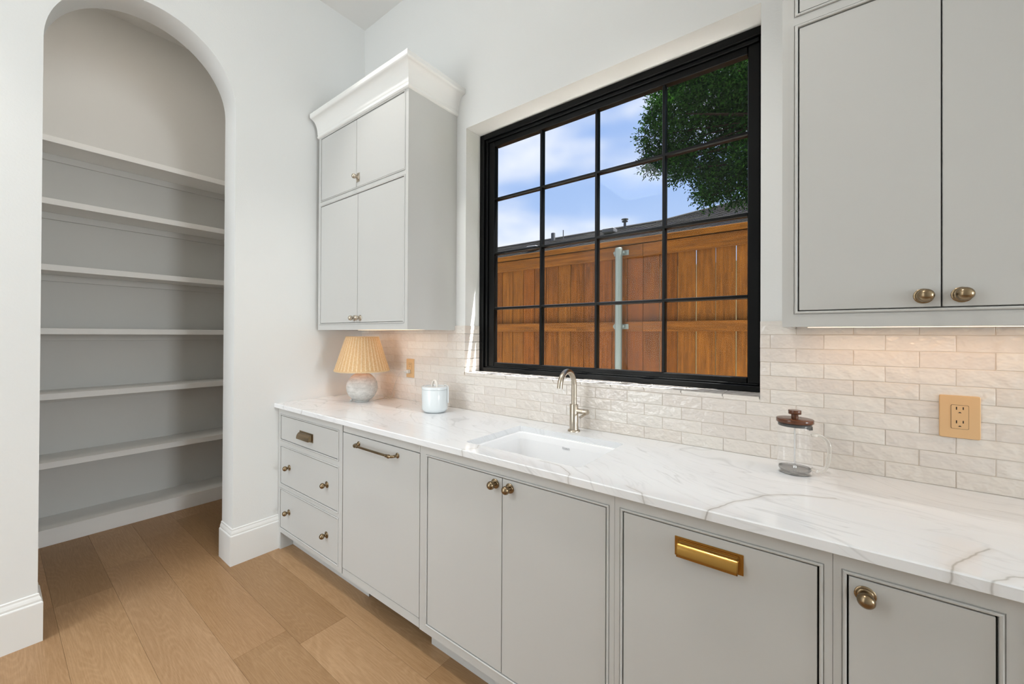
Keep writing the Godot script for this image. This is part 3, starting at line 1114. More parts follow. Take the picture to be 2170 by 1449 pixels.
# ------------------------------------------------------------------ cabinets
# slab with rectangular openings in XY, front at z1; openings as [x0, y0, x1, y1]
func face_frame(b: MB, x0: float, y0: float, x1: float, y1: float, z0: float, z1: float, openings: Array) -> void:
	var holes := []
	for h in openings:            # room for the bead that is planted inside
		holes.append([h[0] - 0.0085, h[1] - 0.0085, h[2] + 0.0085, h[3] + 0.0085])
	var xs := [x0, x1]
	var ys := [y0, y1]
	for h in holes:
		xs.append_array([h[0], h[2]])
		ys.append_array([h[1], h[3]])
	xs.sort()
	ys.sort()
	for i in xs.size() - 1:
		for j in ys.size() - 1:
			var a := Vector2(xs[i], ys[j])
			var d := Vector2(xs[i + 1], ys[j + 1])
			if d.x - a.x < 1e-5 or d.y - a.y < 1e-5:
				continue
			var m := (a + d) / 2
			var open := false
			for h in holes:
				open = open or (m.x > h[0] and m.x < h[2] and m.y > h[1] and m.y < h[3])
			if open:
				continue
			b.quad(Vector3(a.x, a.y, z1), Vector3(d.x, a.y, z1), Vector3(d.x, d.y, z1), Vector3(a.x, d.y, z1))
	for h in holes:
		b.quad(Vector3(h[0], h[1], z0), Vector3(h[0], h[1], z1), Vector3(h[0], h[3], z1), Vector3(h[0], h[3], z0))
		b.quad(Vector3(h[2], h[1], z1), Vector3(h[2], h[1], z0), Vector3(h[2], h[3], z0), Vector3(h[2], h[3], z1))
		b.quad(Vector3(h[0], h[1], z0), Vector3(h[2], h[1], z0), Vector3(h[2], h[1], z1), Vector3(h[0], h[1], z1))
		b.quad(Vector3(h[0], h[3], z1), Vector3(h[2], h[3], z1), Vector3(h[2], h[3], z0), Vector3(h[0], h[3], z0))
	b.quad(Vector3(x0, y0, z0), Vector3(x0, y0, z1), Vector3(x0, y1, z1), Vector3(x0, y1, z0))
	b.quad(Vector3(x1, y0, z1), Vector3(x1, y0, z0), Vector3(x1, y1, z0), Vector3(x1, y1, z1))
	b.quad(Vector3(x0, y0, z0), Vector3(x1, y0, z0), Vector3(x1, y0, z1), Vector3(x0, y0, z1))
	b.quad(Vector3(x0, y1, z1), Vector3(x1, y1, z1), Vector3(x1, y1, z0), Vector3(x0, y1, z0))

# the bead that runs round an opening: a quirk and a round, proud of the frame
func bead(b: MB, h: Array, z: float) -> void:
	var w := 0.0085
	var pts := [Vector2(0.0, -0.012), Vector2(0.0, 0.0018), Vector2(0.0016, 0.0034), Vector2(0.0040, 0.0036), Vector2(0.0060, 0.0024), Vector2(0.0064, 0.0), Vector2(0.0066, -0.0022), Vector2(w + 0.0002, -0.0022)]
	# p.x runs from the opening edge outwards
	var corner := func(q: int, p: Vector2) -> Vector3:
		var o := p.x - w
		return [Vector3(h[0] - w - o + p.x * 0.0, h[1] - w - o, z + p.y), Vector3(h[2] + w + o, h[1] - w - o, z + p.y), Vector3(h[2] + w + o, h[3] + w + o, z + p.y), Vector3(h[0] - w - o, h[3] + w + o, z + p.y)][q]
	for q in 4:
		for i in pts.size() - 1:
			b.quad(corner.call((q + 1) % 4, pts[i]), corner.call((q + 1) % 4, pts[i + 1]), corner.call(q, pts[i + 1]), corner.call(q, pts[i]))

func slab_door(parent: Node3D, called: String, x0: float, y0: float, x1: float, y1: float, z: float, lg := 0.0033, rg := 0.0033) -> MeshInstance3D:
	var b := MB.new()
	b.box(Vector3(x0 + lg, y0 + 0.003, z - 0.02), Vector3(x1 - rg, y1 - 0.0033, z), 0.0012)
	return put(called, b, M["cabinet_paint"], parent)

func carcass(parent: Node3D, x0: float, y0: float, x1: float, y1: float, z1: float) -> void:
	var b := MB.new()
	b.box(Vector3(x0 + 0.001, y0, 0.012), Vector3(x1 - 0.001, y1, z1 - 0.0215))
	put("carcass", b, M["carcass"], parent)

func knob(parent: Node3D, at: Vector3, m: Material, k := 1.0) -> void:
	var b := MB.new()
	var pr := [Vector2(0.0, 0.0), Vector2(0.0175, 0.0), Vector2(0.0178, 0.0018), Vector2(0.0165, 0.0032), Vector2(0.0140, 0.0035), Vector2(0.0132, 0.0052), Vector2(0.0110, 0.0060), Vector2(0.0068, 0.0066), Vector2(0.0056, 0.0090), Vector2(0.0056, 0.0120), Vector2(0.0068, 0.0140)]
	for i in 13:
		var a := -PI / 2 * 0.72 + (PI / 2 * 1.72) * i / 12.0
		pr.append(Vector2(0.0150 * cos(a), 0.0270 + 0.0140 * sin(a)))
	pr[-1] = Vector2(0.0, 0.041)
	for i in pr.size():
		pr[i] *= k
	b.lathe(pr, 28, along_z(at))
	put("knob", b, m, parent)

func cup_pull(parent: Node3D, at: Vector3, m: Material) -> void:
	var b := MB.new()
	b.box(at + Vector3(-0.0785, -0.0255, 0), at + Vector3(0.0785, 0.0255, 0.0028), 0.001)
	b.box(at + Vector3(-0.0765, -0.0235, 0.0028), at + Vector3(0.0765, 0.0235, 0.0036), 0.0006)
	put("backplate", b, m, parent)
	b = MB.new()
	var outer := []
	for i in 13:
		var a := PI / 2 * i / 12.0
		outer.append(Vector2(0.0036 + 0.0235 * sin(a), -0.013 + 0.0315 * cos(a)))
	outer.append(Vector2(0.0271, -0.0175))
	var hw := 0.068
	for i in outer.size() - 1:
		var p: Vector2 = outer[i]
		var q: Vector2 = outer[i + 1]
		var np := Vector3(0, cos(PI / 2 * minf(i / 12.0, 1.0)), sin(PI / 2 * minf(i / 12.0, 1.0)))
		var nq := Vector3(0, cos(PI / 2 * minf((i + 1) / 12.0, 1.0)), sin(PI / 2 * minf((i + 1) / 12.0, 1.0)))
		var s := b.vert(at + Vector3(-hw, p.y, p.x), np, Vector2.ZERO)
		b.vert(at + Vector3(-hw, q.y, q.x), nq, Vector2.ZERO)
		b.vert(at + Vector3(hw, q.y, q.x), nq, Vector2.ZERO)
		b.vert(at + Vector3(hw, p.y, p.x), np, Vector2.ZERO)
		b.face(s, s + 1, s + 2)
		b.face(s, s + 2, s + 3)
	# inner skin and the lower lip
	var inner := []
	for p in outer:
		inner.append(Vector2(0.0036 + (p.x - 0.0036) * 0.9, -0.0175 + (p.y + 0.0175) * 0.93))
	for i in inner.size() - 1:
		b.quad(at + Vector3(hw - .002, inner[i].y, inner[i].x), at + Vector3(hw - .002, inner[i + 1].y, inner[i + 1].x), at + Vector3(-hw + .002, inner[i + 1].y, inner[i + 1].x), at + Vector3(-hw + .002, inner[i].y, inner[i].x))
	b.quad(at + Vector3(-hw, outer[-1].y, outer[-1].x), at + Vector3(-hw + .002, inner[-1].y, inner[-1].x), at + Vector3(hw - .002, inner[-1].y, inner[-1].x), at + Vector3(hw, outer[-1].y, outer[-1].x))
	var cap := PackedVector2Array()
	for p in outer:
		cap.append(p)
	cap.append(Vector2(0.0036, -0.0175))
	cap.reverse()
	for s in [-1, 1]:
		b.prism(cap, func(pz, py, t): return at + Vector3(s * hw - 0.001 + 0.002 * (1.0 - t), py, pz))
	# raised line along the top of the hood
	b.tube([at + Vector3(-hw, 0.0187, 0.005), at + Vector3(hw, 0.0187, 0.005)], 0.0011, 6)
	put("cup_pull", b, m, parent)

func base_cabinets() -> void:
	var cp: Material = M["cabinet_paint"]
	var yb := 0.108
	var yt := 0.8877
	# drawer unit
	var o := thing("drawer_cabinet", "painted three-drawer base cabinet at the wall end, under the lamp", "cabinet")
	carcass(o, 0.004, yb, 0.737, yt - 0.002, ZB)
	var holes := [[0.034, 0.690, 0.694, 0.840], [0.034, 0.415, 0.694, 0.648], [0.034, 0.139, 0.694, 0.379]]
	var b := MB.new()
	face_frame(b, 0.002, yb, 0.7365, yt, ZB - 0.02, ZB, holes)
	for h in holes:
		bead(b, h, ZB)
	b.box(Vector3(0.002, 0, ZB - 0.08), Vector3(0.036, yb, ZB), 0.001)
	put("face_frame", b, cp, o)
	for i in 3:
		var h: Array = holes[i]
		var d := slab_door(o, "drawer", h[0], h[1], h[2], h[3], ZB)
		if i == 0:
			cup_pull(d, Vector3(0.357, 0.757, ZB), M["aged_brass"])
		else:
			for x in [0.15, 0.585]:
				knob(d, Vector3(x, [0, 0.534, 0.2625][i], ZB), M["aged_brass"])
	b = MB.new()
	b.box(Vector3(0.036, 0, ZB - 0.098), Vector3(0.86, yb, ZB - 0.08), 0.001)
	b.box(Vector3(0.842, 0.0, ZB - 0.3), Vector3(0.86, yb, ZB - 0.098), 0.001)
	put("toe_kick", b, cp, o)

	# dishwasher behind a matching panel
	o = thing("dishwasher", "panel-fronted dishwasher with a long bar handle beside the drawers", "dishwasher")
	carcass(o, 0.738, yb + 0.02, 1.336, yt - 0.002, ZB)
	b = MB.new()
	b.box(Vector3(0.741, 0.845, ZB - 0.02), Vector3(1.3345, yt, ZB - 0.001), 0.001)
	put("top_rail", b, cp, o)
	b = MB.new()
	b.box(Vector3(0.7415, 0.143, ZB - 0.02), Vector3(1.3335, 0.842, ZB + 0.0005), 0.0015)
	var panel := put("door_panel", b, cp, o)
	b = MB.new()
	b.box(Vector3(0.7415, 0.101, ZB - 0.02), Vector3(1.3335, 0.1405, ZB - 0.001), 0.001)
	put("bottom_rail", b, cp, o)
	b = MB.new()
	for s in [-1.0, 1.0]:
		var xx: float = 1.034 + s * 0.151
		b.lathe([Vector2(0, 0), Vector2(.0125, 0), Vector2(.0125, .003), Vector2(.0095, .005), Vector2(.0072, .009), Vector2(.0058, .016), Vector2(.0062, .022), Vector2(.0, .022)], 20, along_z(Vector3(xx, 0.806, ZB)))
		var arc := []
		for i in 9:
			var a := PI / 2 * i / 8.0
			arc.append(Vector3(xx - s * (0.018 - 0.018 * cos(a)), 0.806, ZB + 0.018 + 0.018 * sin(a)))
		b.tube(arc, 0.0062, 14)
		b.lathe([Vector2(.0055, 0), Vector2(.0085, .002), Vector2(.0092, .006), Vector2(.0080, .013), Vector2(.0066, .020), Vector2(.0074, .022), Vector2(.0074, .025), Vector2(.0055, .026)], 18, Transform3D(Basis(Vector3(0, s, 0), Vector3(-s, 0, 0), Vector3(0, 0, 1)), Vector3(xx - s * 0.014, 0.806, ZB + 0.036)))
	b.tube([Vector3(0.898, 0.806, ZB + 0.036), Vector3(1.170, 0.806, ZB + 0.036)], 0.0055, 16)
	put("handle", b, M["aged_brass"], panel)

	# sink cabinet
	o = thing("sink_cabinet", "two-door painted base cabinet under the white sink", "cabinet")
	b = MB.new()
	b.box(Vector3(1.346, yb, 0.012), Vector3(2.186, 0.66, ZB - 0.0215))
	b.box(Vector3(1.346, 0.66, ZB - 0.03), Vector3(2.186, yt - 0.002, ZB - 0.0215))
	put("carcass", b, M["carcass"], o)
	b = MB.new()
	var hole := [1.381, 0.139, 2.163, 0.840]
	face_frame(b, 1.337, yb - 0.008, 2.1865, yt, ZB - 0.02, ZB, [hole])
	bead(b, hole, ZB)
	put("face_frame", b, cp, o)
	var d1 := slab_door(o, "door", hole[0], hole[1], 1.773, hole[3], ZB, 0.0033, 0.0012)
	knob(d1, Vector3(1.7415, 0.811, ZB), M["aged_brass"])
	var d2 := slab_door(o, "door", 1.773, hole[1], hole[2], hole[3], ZB, 0.0012, 0.0033)
	knob(d2, Vector3(1.807, 0.809, ZB), M["aged_brass"])
	b = MB.new()
	b.box(Vector3(1.342, 0, ZB - 0.085), Vector3(2.186, yb - 0.008, ZB - 0.066), 0.001)
	b.box(Vector3(1.342, 0, ZB - 0.4), Vector3(1.36, yb - 0.008, ZB - 0.085), 0.001)
	put("toe_kick", b, cp, o)

	# pull-out front with the big brass cup
	o = thing("pull_out_cabinet", "painted base cabinet with one wide front and a bright brass cup pull", "cabinet")
	carcass(o, 2.188, yb, 2.6745, yt - 0.002, ZB)
	b = MB.new()
	hole = [2.2105, 0.139, 2.6525, 0.842]
	face_frame(b, 2.1872, yb - 0.008, 2.675, yt, ZB - 0.02, ZB, [hole])
	bead(b, hole, ZB)
	put("face_frame", b, cp, o)
	d1 = slab_door(o, "pull_out_front", hole[0], hole[1], hole[2], hole[3], ZB)
	cup_pull(d1, Vector3(2.4315, 0.791, ZB), M["brass"])
	b = MB.new()
	b.box(Vector3(2.187, 0, ZB - 0.085), Vector3(2.675, yb - 0.008, ZB - 0.066), 0.001)
	put("toe_kick", b, cp, o)

	# end cabinet
	o = thing("end_cabinet", "painted base cabinet at the right end of the run, single knob at its door corner", "cabinet")
	carcass(o, 2.676, yb, 3.29, yt - 0.002, ZB)
	b = MB.new()
	var hs := [[2.698, 0.139, 2.906, 0.842], [2.955, 0.139, 3.26, 0.842]]
	face_frame(b, 2.6757, yb - 0.008, 3.29, yt, ZB - 0.02, ZB, hs)
	for h in hs:
		bead(b, h, ZB)
	put("face_frame", b, cp, o)
	for h in hs:
		var d := slab_door(o, "door", h[0], h[1], h[2], h[3], ZB)
		knob(d, Vector3(2.727 if h[0] < 2.8 else 2.99, 0.809, ZB), M["aged_brass"])
	b = MB.new()
	b.box(Vector3(2.676, 0, ZB - 0.085), Vector3(3.29, yb - 0.008, ZB - 0.066), 0.001)
	put("toe_kick", b, cp, o)

func crown(x0: float, x1: float, left_wall: bool) -> MB:
	var b := MB.new()
	var pr := [Vector2(0.0, 2.662), Vector2(0.010, 2.664), Vector2(0.0145, 2.669), Vector2(0.0145, 2.676), Vector2(0.010, 2.681), Vector2(0.0105, 2.686)]
	for i in 11:
		var a := PI / 2 * i / 10.0
		pr.append(Vector2(0.0125 + 0.048 * (1.0 - cos(a)), 2.688 + 0.088 * sin(a)))
	pr.append_array([Vector2(0.064, 2.779), Vector2(0.067, 2.784), Vector2(0.067, 2.806), Vector2(0.0, 2.806)])
	var nr := []
	for j in pr.size():
		var d := Vector2.ZERO
		if j > 0: d += (pr[j] - pr[j - 1]).normalized()
		if j < pr.size() - 1: d += (pr[j + 1] - pr[j]).normalized()
		nr.append(Vector2(d.y, -d.x).normalized())
	for j in pr.size() - 1:
		var p: Vector2 = pr[j]
		var q: Vector2 = pr[j + 1]
		var runs := []
		if left_wall:
			runs = [[[Vector2(0, 0), Vector2(0, 1)], [Vector2(1, 0), Vector2(1, 1)], Vector3(0, 0, 1), Vector2(x0, ZU), Vector2(x1, ZU)], [[Vector2(1, 0), Vector2(1, 1)], [Vector2(1, 0), Vector2(1, 0)], Vector3(1, 0, 0), Vector2(x1, ZU), Vector2(x1, 0.001)]]
		else:
			runs = [[[Vector2(0, 0), Vector2(-1, 1)], [Vector2(0, 0), Vector2(0, 1)], Vector3(0, 0, 1), Vector2(x0, ZU), Vector2(x1, ZU)], [[Vector2(0, 0), Vector2(-1, 0)], [Vector2(0, 0), Vector2(-1, 1)], Vector3(-1, 0, 0), Vector2(x0, 0.001), Vector2(x0, ZU)]]
		for r in runs:
			var pt := func(e: int, w: Vector2) -> Vector3:
				var base: Vector2 = r[3 + e]
				var dir: Vector2 = r[e][1]
				var g := base + dir * w.x
				return Vector3(g.x, w.y, g.y)
			var nf := func(w: Vector2) -> Vector3: return (r[2] as Vector3) * w.x + Vector3.UP * w.y
			var flat := (nr[j] as Vector2).dot(nr[j + 1]) < 0.8
			var seg := (q - p).normalized()
			var nflat := Vector2(seg.y, -seg.x)
			var na: Vector2 = nflat if flat else nr[j]
			var nb: Vector2 = nflat if flat else nr[j + 1]
			var s := b.vert(pt.call(0, p), nf.call(na), Vector2.ZERO)
			b.vert(pt.call(1, p), nf.call(na), Vector2.ZERO)
			b.vert(pt.call(1, q), nf.call(nb), Vector2.ZERO)
			b.vert(pt.call(0, q), nf.call(nb), Vector2.ZERO)
			b.face(s, s + 1, s + 2)
			b.face(s, s + 2, s + 3)
	return b

func upper_cabinet(o: Node3D, x0: float, x1: float, split: Array, left_wall: bool) -> void:
	var cp: Material = M["cabinet_paint"]
	var b := MB.new()
	b.box(Vector3(x0, 1.388, 0.0), Vector3(x1, 2.70, ZU - 0.02), 0.0)
	b.box(Vector3(x0, 1.3765, 0.0), Vector3(x0 + 0.018, 1.388, ZU - 0.02))
	b.box(Vector3(x1 - 0.018, 1.3765, 0.0), Vector3(x1, 1.388, ZU - 0.02))
	put("body", b, cp, o)
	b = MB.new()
	b.box(Vector3(x0 + 0.02, 1.40, ZU - 0.0215), Vector3(x1 - 0.02, 2.69, ZU - 0.0205))  # dark sheet put behind the doors for shade in the gaps
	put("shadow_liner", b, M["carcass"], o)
	var h0 := [x0 + 0.0345, 1.4185, x1 - 0.0325, 2.2005]
	var h1 := [x0 + 0.0345, 2.2385, x1 - 0.0325, 2.6655 if false else 2.655]
	if left_wall:
		h0[0] = 0.0665
		h1[0] = 0.0665
	b = MB.new()
	face_frame(b, x0, 1.3765, x1, 2.70, ZU - 0.02, ZU, [h0, h1])
	bead(b, h0, ZU)
	bead(b, h1, ZU)
	put("face_frame", b, cp, o)
	for k in 2:
		var h: Array = [h0, h1][k]
		for s in 2:
			var a: float = h[0] if s == 0 else split[k]
			var e: float = split[k] if s == 0 else h[2]
			var d := slab_door(o, "door", a, h[1], e, h[3], ZU, 0.0033 if s == 0 else 0.0014, 0.0014 if s == 0 else 0.0033)
			var kx: float = split[k] + (-0.0295 if s == 0 else 0.031)
			if k == 0:
				knob(d, Vector3(kx, 1.4475, ZU), M["aged_brass"] if not left_wall else M["nickel"])
			elif s == 1:
				var pb := MB.new()
				pb.box(Vector3(split[k] + 0.004, 2.268, ZU), Vector3(split[k] + 0.036, 2.322, ZU + 0.003), 0.001)
				put("latch_plate", pb, M["nickel"], d)
				knob(d, Vector3(split[k] + 0.020, 2.295, ZU + 0.003), M["nickel"])
	put("crown_moulding", crown(x0, x1, left_wall), M["trim_paint"], o)

func upper_cabinets() -> void:
	var o := thing("upper_cabinet", "tall painted wall cabinet with crown moulding left of the window, above the lamp", "cabinet")
	upper_cabinet(o, 0.036, 0.961, [0.496, 0.478], true)
	o = thing("upper_cabinet", "large grey wall cabinet at the right edge, above the glass coffee press", "cabinet")
	upper_cabinet(o, 2.5715, 3.175, [2.8735, 2.8735], false)
	for r in [[0.12, 0.92, 1.5], [2.62, 3.15, 1.5]]:
		var l := thing("under_cabinet_light", "slim warm light strip under the %s wall cabinet" % ("left" if r[0] < 1 else "right"), "light", Vector3((r[0] + r[1]) / 2, 1.388, 0.115))
		var w: float = r[1] - r[0]
		var b := MB.new()
		b.box(Vector3(-w / 2, -0.008, -0.011), Vector3(w / 2, 0, 0.011), 0.001)
		put("housing", b, M["trim_paint"], l)
		b = MB.new()
		b.box(Vector3(-w / 2 + 0.004, -0.0095, -0.008), Vector3(w / 2 - 0.004, -0.0081, 0.008))
		put("diffuser", b, M["led_glow"], l)
		area("under_cabinet_glow", l.position + Vector3(0, -0.0105, 0), Vector3.DOWN, Vector2(w - 0.01, 0.016), (0.025 if r[0] < 1 else 0.055) * w / 0.6, Color(1.0, 0.84, 0.70))

func unseen_downlights() -> void:  # unseen ceiling lamps, placed to brighten counter and left floor
	for p in [Vector3(0.95, CEIL, 1.0), Vector3(2.0, CEIL, 1.0), Vector3(0.38, CEIL, 2.05)]:
		var o := thing("unseen_downlight", "unseen round ceiling spot placed to light the area below it, %s" % ("nearer the arch wall" if p.x > 0.5 and p.x < 1.5 else "in line with the sink" if p.x > 1.5 else "left of the arch"), "light", p)
		var b := MB.new()
		b.lathe([Vector2(.052, -.001), Vector2(.062, -.006), Vector2(.068, -.005), Vector2(.070, 0)], 32)
		put("trim_ring", b, M["trim_paint"], o)
		b = MB.new()
		b.lathe([Vector2(0, -.0015), Vector2(.052, -.0015), Vector2(.052, -.0005)], 32)
		put("lens", b, M["led_glow"], o)
		var l := SpotLight3D.new()
		l.name = "unseen_downlight_beam"
		l.spot_angle = 36.0 if p.z < 1.5 else 26.0
		l.spot_angle_attenuation = 0.6
		l.spot_range = 9.0
		l.spot_attenuation = 2.0
		l.light_energy = 1.75 if p.z < 1.5 else 1.1
		l.light_color = Color(1.0, 0.985, 0.965)
		l.light_size = 0.05
		l.shadow_enabled = true
		add_child(l)
		l.look_at_from_position(p + Vector3(0, -.012, 0), Vector3(p.x, CT, 0.45) if p.z < 1.5 else Vector3(p.x, 0, p.z - 0.05), Vector3.BACK)

# ------------------------------------------------------------------ counter, sink, faucet
func counter() -> void:
	var x0 := 0.001
	var x1 := 3.3
	var z0 := 0.0085
	var yb := 0.8885
	var sx0 := 1.534
	var sx1 := 2.043
	var sz0 := 0.154
	var sz1 := 0.546
	var e := 0.003
	var b := MB.new()
	var top := func(p: Vector2) -> Vector3: return Vector3(p.x, CT, p.y)
	# rounded rectangular cut-out, the top split round it in sectors
	var rr := round_rect(sx1 - sx0, sz1 - sz0, 0.018, 5)
	var ctr := Vector2((sx0 + sx1) / 2, (sz0 + sz1) / 2)
	var m := rr.size()
	var out := []
	for p in rr:
		out.append(p + ctr)
	var bx := [Vector2(sx1 + .05, sz1 + .04), Vector2(sx0 - .05, sz1 + .04), Vector2(sx0 - .05, sz0 - .05), Vector2(sx1 + .05, sz0 - .05)]
	for i in m:
		var q := i / 6
		var p: Vector2 = out[i]
		var n2: Vector2 = out[(i + 1) % m]
		if i % 6 == 5:
			b.quad(top.call(p), top.call(n2), top.call(bx[(q + 1) % 4]), top.call(bx[q]))
		else:
			b.tri(top.call(p), top.call(n2), top.call(bx[q]))
		b.quad(Vector3(p.x, CT, p.y), Vector3(p.x, yb, p.y), Vector3(n2.x, yb, n2.y), Vector3(n2.x, CT, n2.y))
	var patch := func(a: float, c: float, d: float, f: float) -> void:
		b.quad(Vector3(a, CT, f), Vector3(d, CT, f), Vector3(d, CT, c), Vector3(a, CT, c))
	patch.call(x0, z0, sx0 - .05, ZC - e)
	patch.call(sx1 + .05, z0, x1, ZC - e)
	patch.call(sx0 - .05, z0, sx1 + .05, sz0 - .05)
	patch.call(sx0 - .05, sz1 + .04, sx1 + .05, ZC - e)
	b.quad(Vector3(x0, CT, ZC - e), Vector3(x0, CT - e, ZC), Vector3(x1, CT - e, ZC), Vector3(x1, CT, ZC - e))
	b.quad(Vector3(x0, CT - e, ZC), Vector3(x0, yb + .001, ZC), Vector3(x1, yb + .001, ZC), Vector3(x1, CT - e, ZC))
	b.quad(Vector3(x0, yb, ZC - .001), Vector3(x0, yb, ZB - .03), Vector3(x1, yb, ZB - .03), Vector3(x1, yb, ZC - .001))
	b.quad(Vector3(x0, yb + .001, ZC), Vector3(x0, yb, ZC - .001), Vector3(x1, yb, ZC - .001), Vector3(x1, yb + .001, ZC))
	b.quad(Vector3(x0, yb, z0), Vector3(x0, yb, ZC), Vector3(x0, CT, ZC - e), Vector3(x0, CT, z0))
	b.quad(Vector3(x1, yb, ZC), Vector3(x1, yb, z0), Vector3(x1, CT, z0), Vector3(x1, CT, ZC - e))
	for i in b.v.size():                      # the pattern turns over the front edge
		var p := b.v[i]
		b.t[i] = Vector2(p.x, minf(p.z, ZC - e) + (CT - p.y if p.z > ZC - 0.006 or p.z > sz0 - .01 and p.y < CT else 0.0))
	tag(put("countertop", b, M["marble"], self), "long white marble countertop with grey veins over the base cabinets", "countertop")

	# undermount sink
	var o := thing("sink", "white ceramic undermount sink set into the marble counter", "sink", Vector3(ctr.x, 0.70, ctr.y))
	b = MB.new()
	var rings := []
	for s in [[0.0, 0.1885, 0.030, 0.018], [-0.006, 0.1885, 0.0, 0.018], [-0.010, 0.184, 0.0, 0.02], [-0.014, 0.16, 0.0, 0.025], [-0.022, 0.03, 0.0, 0.03], [-0.030, 0.012, 0.0, 0.035], [-0.050, 0.002, 0.0, 0.03], [-0.14, 0.0, 0.0, 0.02]]:
		rings.append([round_rect(sx1 - sx0 + 2 * (s[0] + s[2] * 1.0), sz1 - sz0 + 2 * (s[0] + s[2]), s[3], 5), s[1]])
	for k in rings.size() - 1:
		var ra: PackedVector2Array = rings[k][0]
		var rb: PackedVector2Array = rings[k + 1][0]
		for i in m:
			var j := (i + 1) % m
			b.quad(Vector3(ra[i].x, rings[k][1], ra[i].y), Vector3(rb[i].x, rings[k + 1][1], rb[i].y), Vector3(rb[j].x, rings[k + 1][1], rb[j].y), Vector3(ra[j].x, rings[k][1], ra[j].y))
	var lastr: PackedVector2Array = rings[-1][0]
	for i in m:
		b.tri(Vector3(0, 0, 0), Vector3(lastr[(i + 1) % m].x, 0, lastr[(i + 1) % m].y), Vector3(lastr[i].x, 0, lastr[i].y))
	# outside of the bowl
	var rc := round_rect(sx1 - sx0 + 0.06, sz1 - sz0 + 0.06, 0.03, 5)
	for i in m:
		var j := (i + 1) % m
		b.quad(Vector3(rc[i].x, 0.1885, rc[i].y), Vector3(rc[j].x, 0.1885, rc[j].y), Vector3(rc[j].x * .95, -0.012, rc[j].y * .95), Vector3(rc[i].x * .95, -0.012, rc[i].y * .95))
		b.tri(Vector3(0, -0.012, 0), Vector3(rc[i].x * .95, -0.012, rc[i].y * .95), Vector3(rc[j].x * .95, -0.012, rc[j].y * .95))
	put("bowl", b, M["ceramic"], o)
	b = MB.new()
	b.lathe([Vector2(0.04, 0.0005), Vector2(0.04, 0.003), Vector2(0.034, 0.004), Vector2(0.03, 0.0015), Vector2(0, 0.001)], 28)
	put("drain", b, M["nickel"], o)
	var tm := TextMesh.new()
	tm.text = "Kraus"
	var ff := SystemFont.new()
	ff.font_names = PackedStringArray(["Droid Sans"])
	tm.font = ff
	tm.font_size = 24
	tm.pixel_size = 0.0006
	tm.depth = 0.0006
	var lm := put("maker_name", tm, M["letter_grey"], o, Vector3(1.792 - ctr.x, 0.153, 0.1712 - ctr.y))
	lm.rotation.x = deg_to_rad(-3.6)

	# faucet
	o = thing("faucet", "brushed nickel gooseneck faucet with side lever behind the sink", "faucet", Vector3(1.787, CT, 0.088))
	b = MB.new()
	b.lathe([Vector2(0, 0), Vector2(.0275, 0), Vector2(.0275, .005), Vector2(.025, .0075), Vector2(.0205, .008)], 32)
	put("flange", b, M["nickel"], o)
	b = MB.new()
	b.lathe([Vector2(.0200, .0075), Vector2(.0192, .03), Vector2(.0192, .1215), Vector2(.018, .123), Vector2(.0, .123)], 32)
	put("body", b, M["nickel"], o)
	b = MB.new()
	var path := [Vector3(0, .12, 0), Vector3(0, .15, 0), Vector3(0, .18, 0)]
	for i in 25:
		var a := PI * 0.97 * i / 24.0
		path.append(Vector3(0, .2095 + .0655 * sin(a), .0655 - .0655 * cos(a)))
	path.append(path[-1] + (path[-1] - path[-2]).normalized() * 0.010)
	b.tube(path, .0122, 24)
	put("spout", b, M["nickel"], o)
	b = MB.new()
	b.lathe([Vector2(0, .015), Vector2(.0115, .015), Vector2(.0115, .042), Vector2(.0105, .0425), Vector2(.0105, .0445), Vector2(.0118, .045), Vector2(.0118, .067), Vector2(.011, .069), Vector2(0, .069)], 24, along_x(Vector3(0, .094, 0)))
	var lever := put("valve", b, M["nickel"], o)
	b = MB.new()
	b.tube([Vector3(.057, .087, -.028), Vector3(.057, .083, .012), Vector3(.057, .078, .052)], [.0058, .0054, .0058], 16)
	put("lever", b, M["nickel"], lever)

